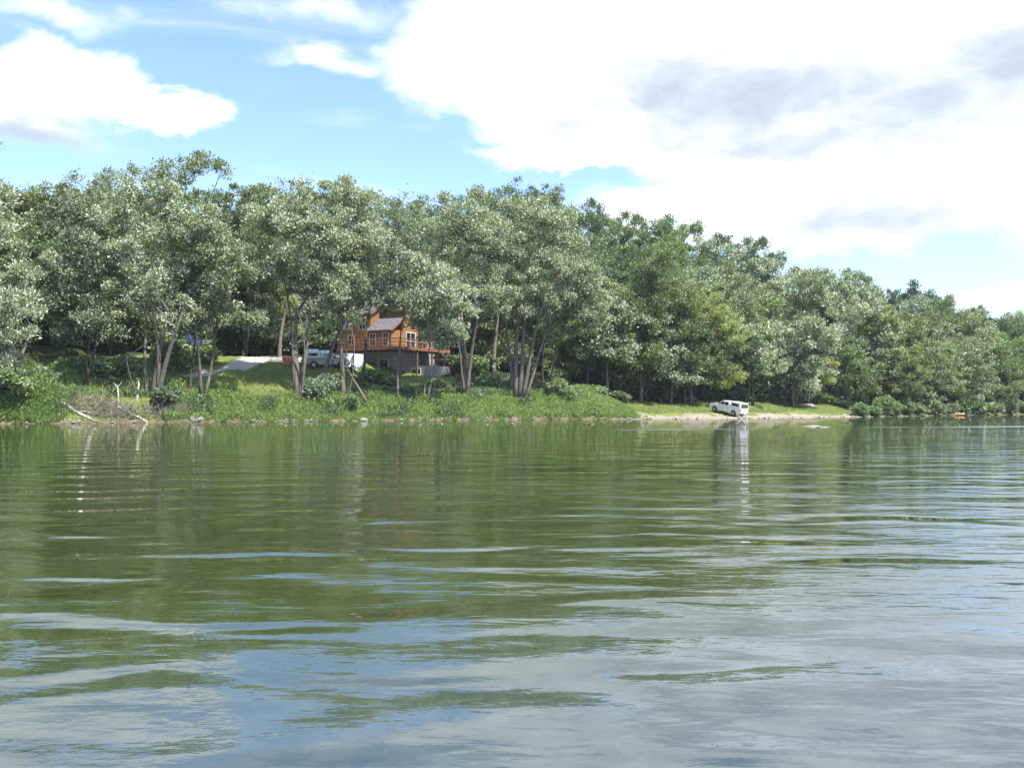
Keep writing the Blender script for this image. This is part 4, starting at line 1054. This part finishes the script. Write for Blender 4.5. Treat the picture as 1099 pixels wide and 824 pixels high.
# generic cumulus everywhere else in the sky (outside the photographed sector)
ga = SMOOTH(nt, MATH(nt, 'ABSOLUTE', az), 32, 45); ge = SMOOTH(nt, el, 24.5, 33); gmask = MATH(nt, 'MAXIMUM', ga, ge)
gen = MATH(nt, 'MULTIPLY', MATH(nt, 'SUBTRACT', MATH(nt, 'ADD', MATH(nt, 'MULTIPLY', n_big, .7), MATH(nt, 'MULTIPLY', n_mid, .3)), .50), 9)
gen = MATH(nt, 'SUBTRACT', gen, MATH(nt, 'MULTIPLY', MATH(nt, 'SUBTRACT', 1, gmask), 20))
dens = MATH(nt, 'MAXIMUM', dens, gen)
cov = SMOOTH(nt, dens, -.3, 1.0)
# thin veil of cirrus
veil = MATH(nt, 'MULTIPLY', SMOOTH(nt, cn(4, 7., .62, .8, 5.0, 21), .5, .8), .35)
cov = MATH(nt, 'MAXIMUM', cov, veil)
# grey undersides
und = union([ell(840, 108, 250, 60, 1.3), ell(970, 122, 250, 48, 1.3), ell(710, 90, 90, 50, 1.), ell(840, 152, 110, 24, .9), ell(890, 246, 180, 26, 1.2), ell(1090, 60, 90, 40, 1), ell(40, 148, 150, 20, 1.3)])
und = SMOOTH(nt, MATH(nt, 'ADD', und, MATH(nt, 'MULTIPLY', MATH(nt, 'SUBTRACT', n_mid, .5), 1.3)), -.3, .8)
und = MATH(nt, 'MAXIMUM', und, MATH(nt, 'MULTIPLY', gmask, SMOOTH(nt, n_mid, .48, .7, 0, .7)))
und = MATH(nt, 'MULTIPLY', und, SMOOTH(nt, n_mid, .2, .62, .7, 1))
cc = MIX(nt, und, (6.4, 6.8, 7.6), (3.45, 3.8, 4.45))
ccb = MIX(nt, SMOOTH(nt, n_fine, .35, .7), cc, MIX(nt, 1.0, cc, (.84, .85, .87), 'MULTIPLY'))
skc = MIX(nt, 1.0, sk.outputs[0], (1.14, 1.24, 1.45), 'MULTIPLY')
fin = MIX(nt, cov, skc, ccb)
L(nt, fin, bg.inputs[0]); L(nt, bg.outputs[0], out.inputs[0])

# ------------------------------------------------------------------ air
m, nt = nt_new('thin_haze'); out = N(nt, 'ShaderNodeOutputMaterial'); pv = N(nt, 'ShaderNodeVolumePrincipled'); pv.inputs['Density'].default_value = .00015
pv.inputs['Color'].default_value = (.82, .89, 1.0, 1); pv.inputs['Anisotropy'].default_value = .2
L(nt, pv.outputs[0], out.inputs['Volume'])
q = MB(); q.bx(-1560, 1560, -1700, 2900, -4.2, 100); tag(q.build('haze', m), 'thin summer haze over the river valley', 'haze', kind='stuff')

# ------------------------------------------------------------------ camera and render settings
cam = bpy.data.cameras.new('camera'); co = bpy.data.objects.new('camera', cam); COL.objects.link(co)
co.location = (0, 0, CAMZ); co.rotation_euler = (R(90), 0, 0)
cam.sensor_width = 36; cam.lens = 36*FPX/W0; cam.shift_y = (HY-H0/2)/W0
cam.clip_start = .1; cam.clip_end = 6000; scene.camera = co
scene.view_settings.view_transform = 'Standard'; scene.view_settings.look = 'None'
scene.view_settings.exposure = 1.0; scene.view_settings.gamma = 1
scene.render.engine = 'CYCLES'
cy = scene.cycles
cy.max_bounces = 6; cy.diffuse_bounces = 2; cy.glossy_bounces = 2; cy.transmission_bounces = 2; cy.transparent_max_bounces = 4
cy.sample_clamp_indirect = 6; cy.use_adaptive_sampling = True; cy.adaptive_threshold = .02
cy.use_denoising = True; cy.volume_bounces = 0; cy.volume_bounces = 0
cy.caustics_reflective = False; cy.caustics_refractive = False
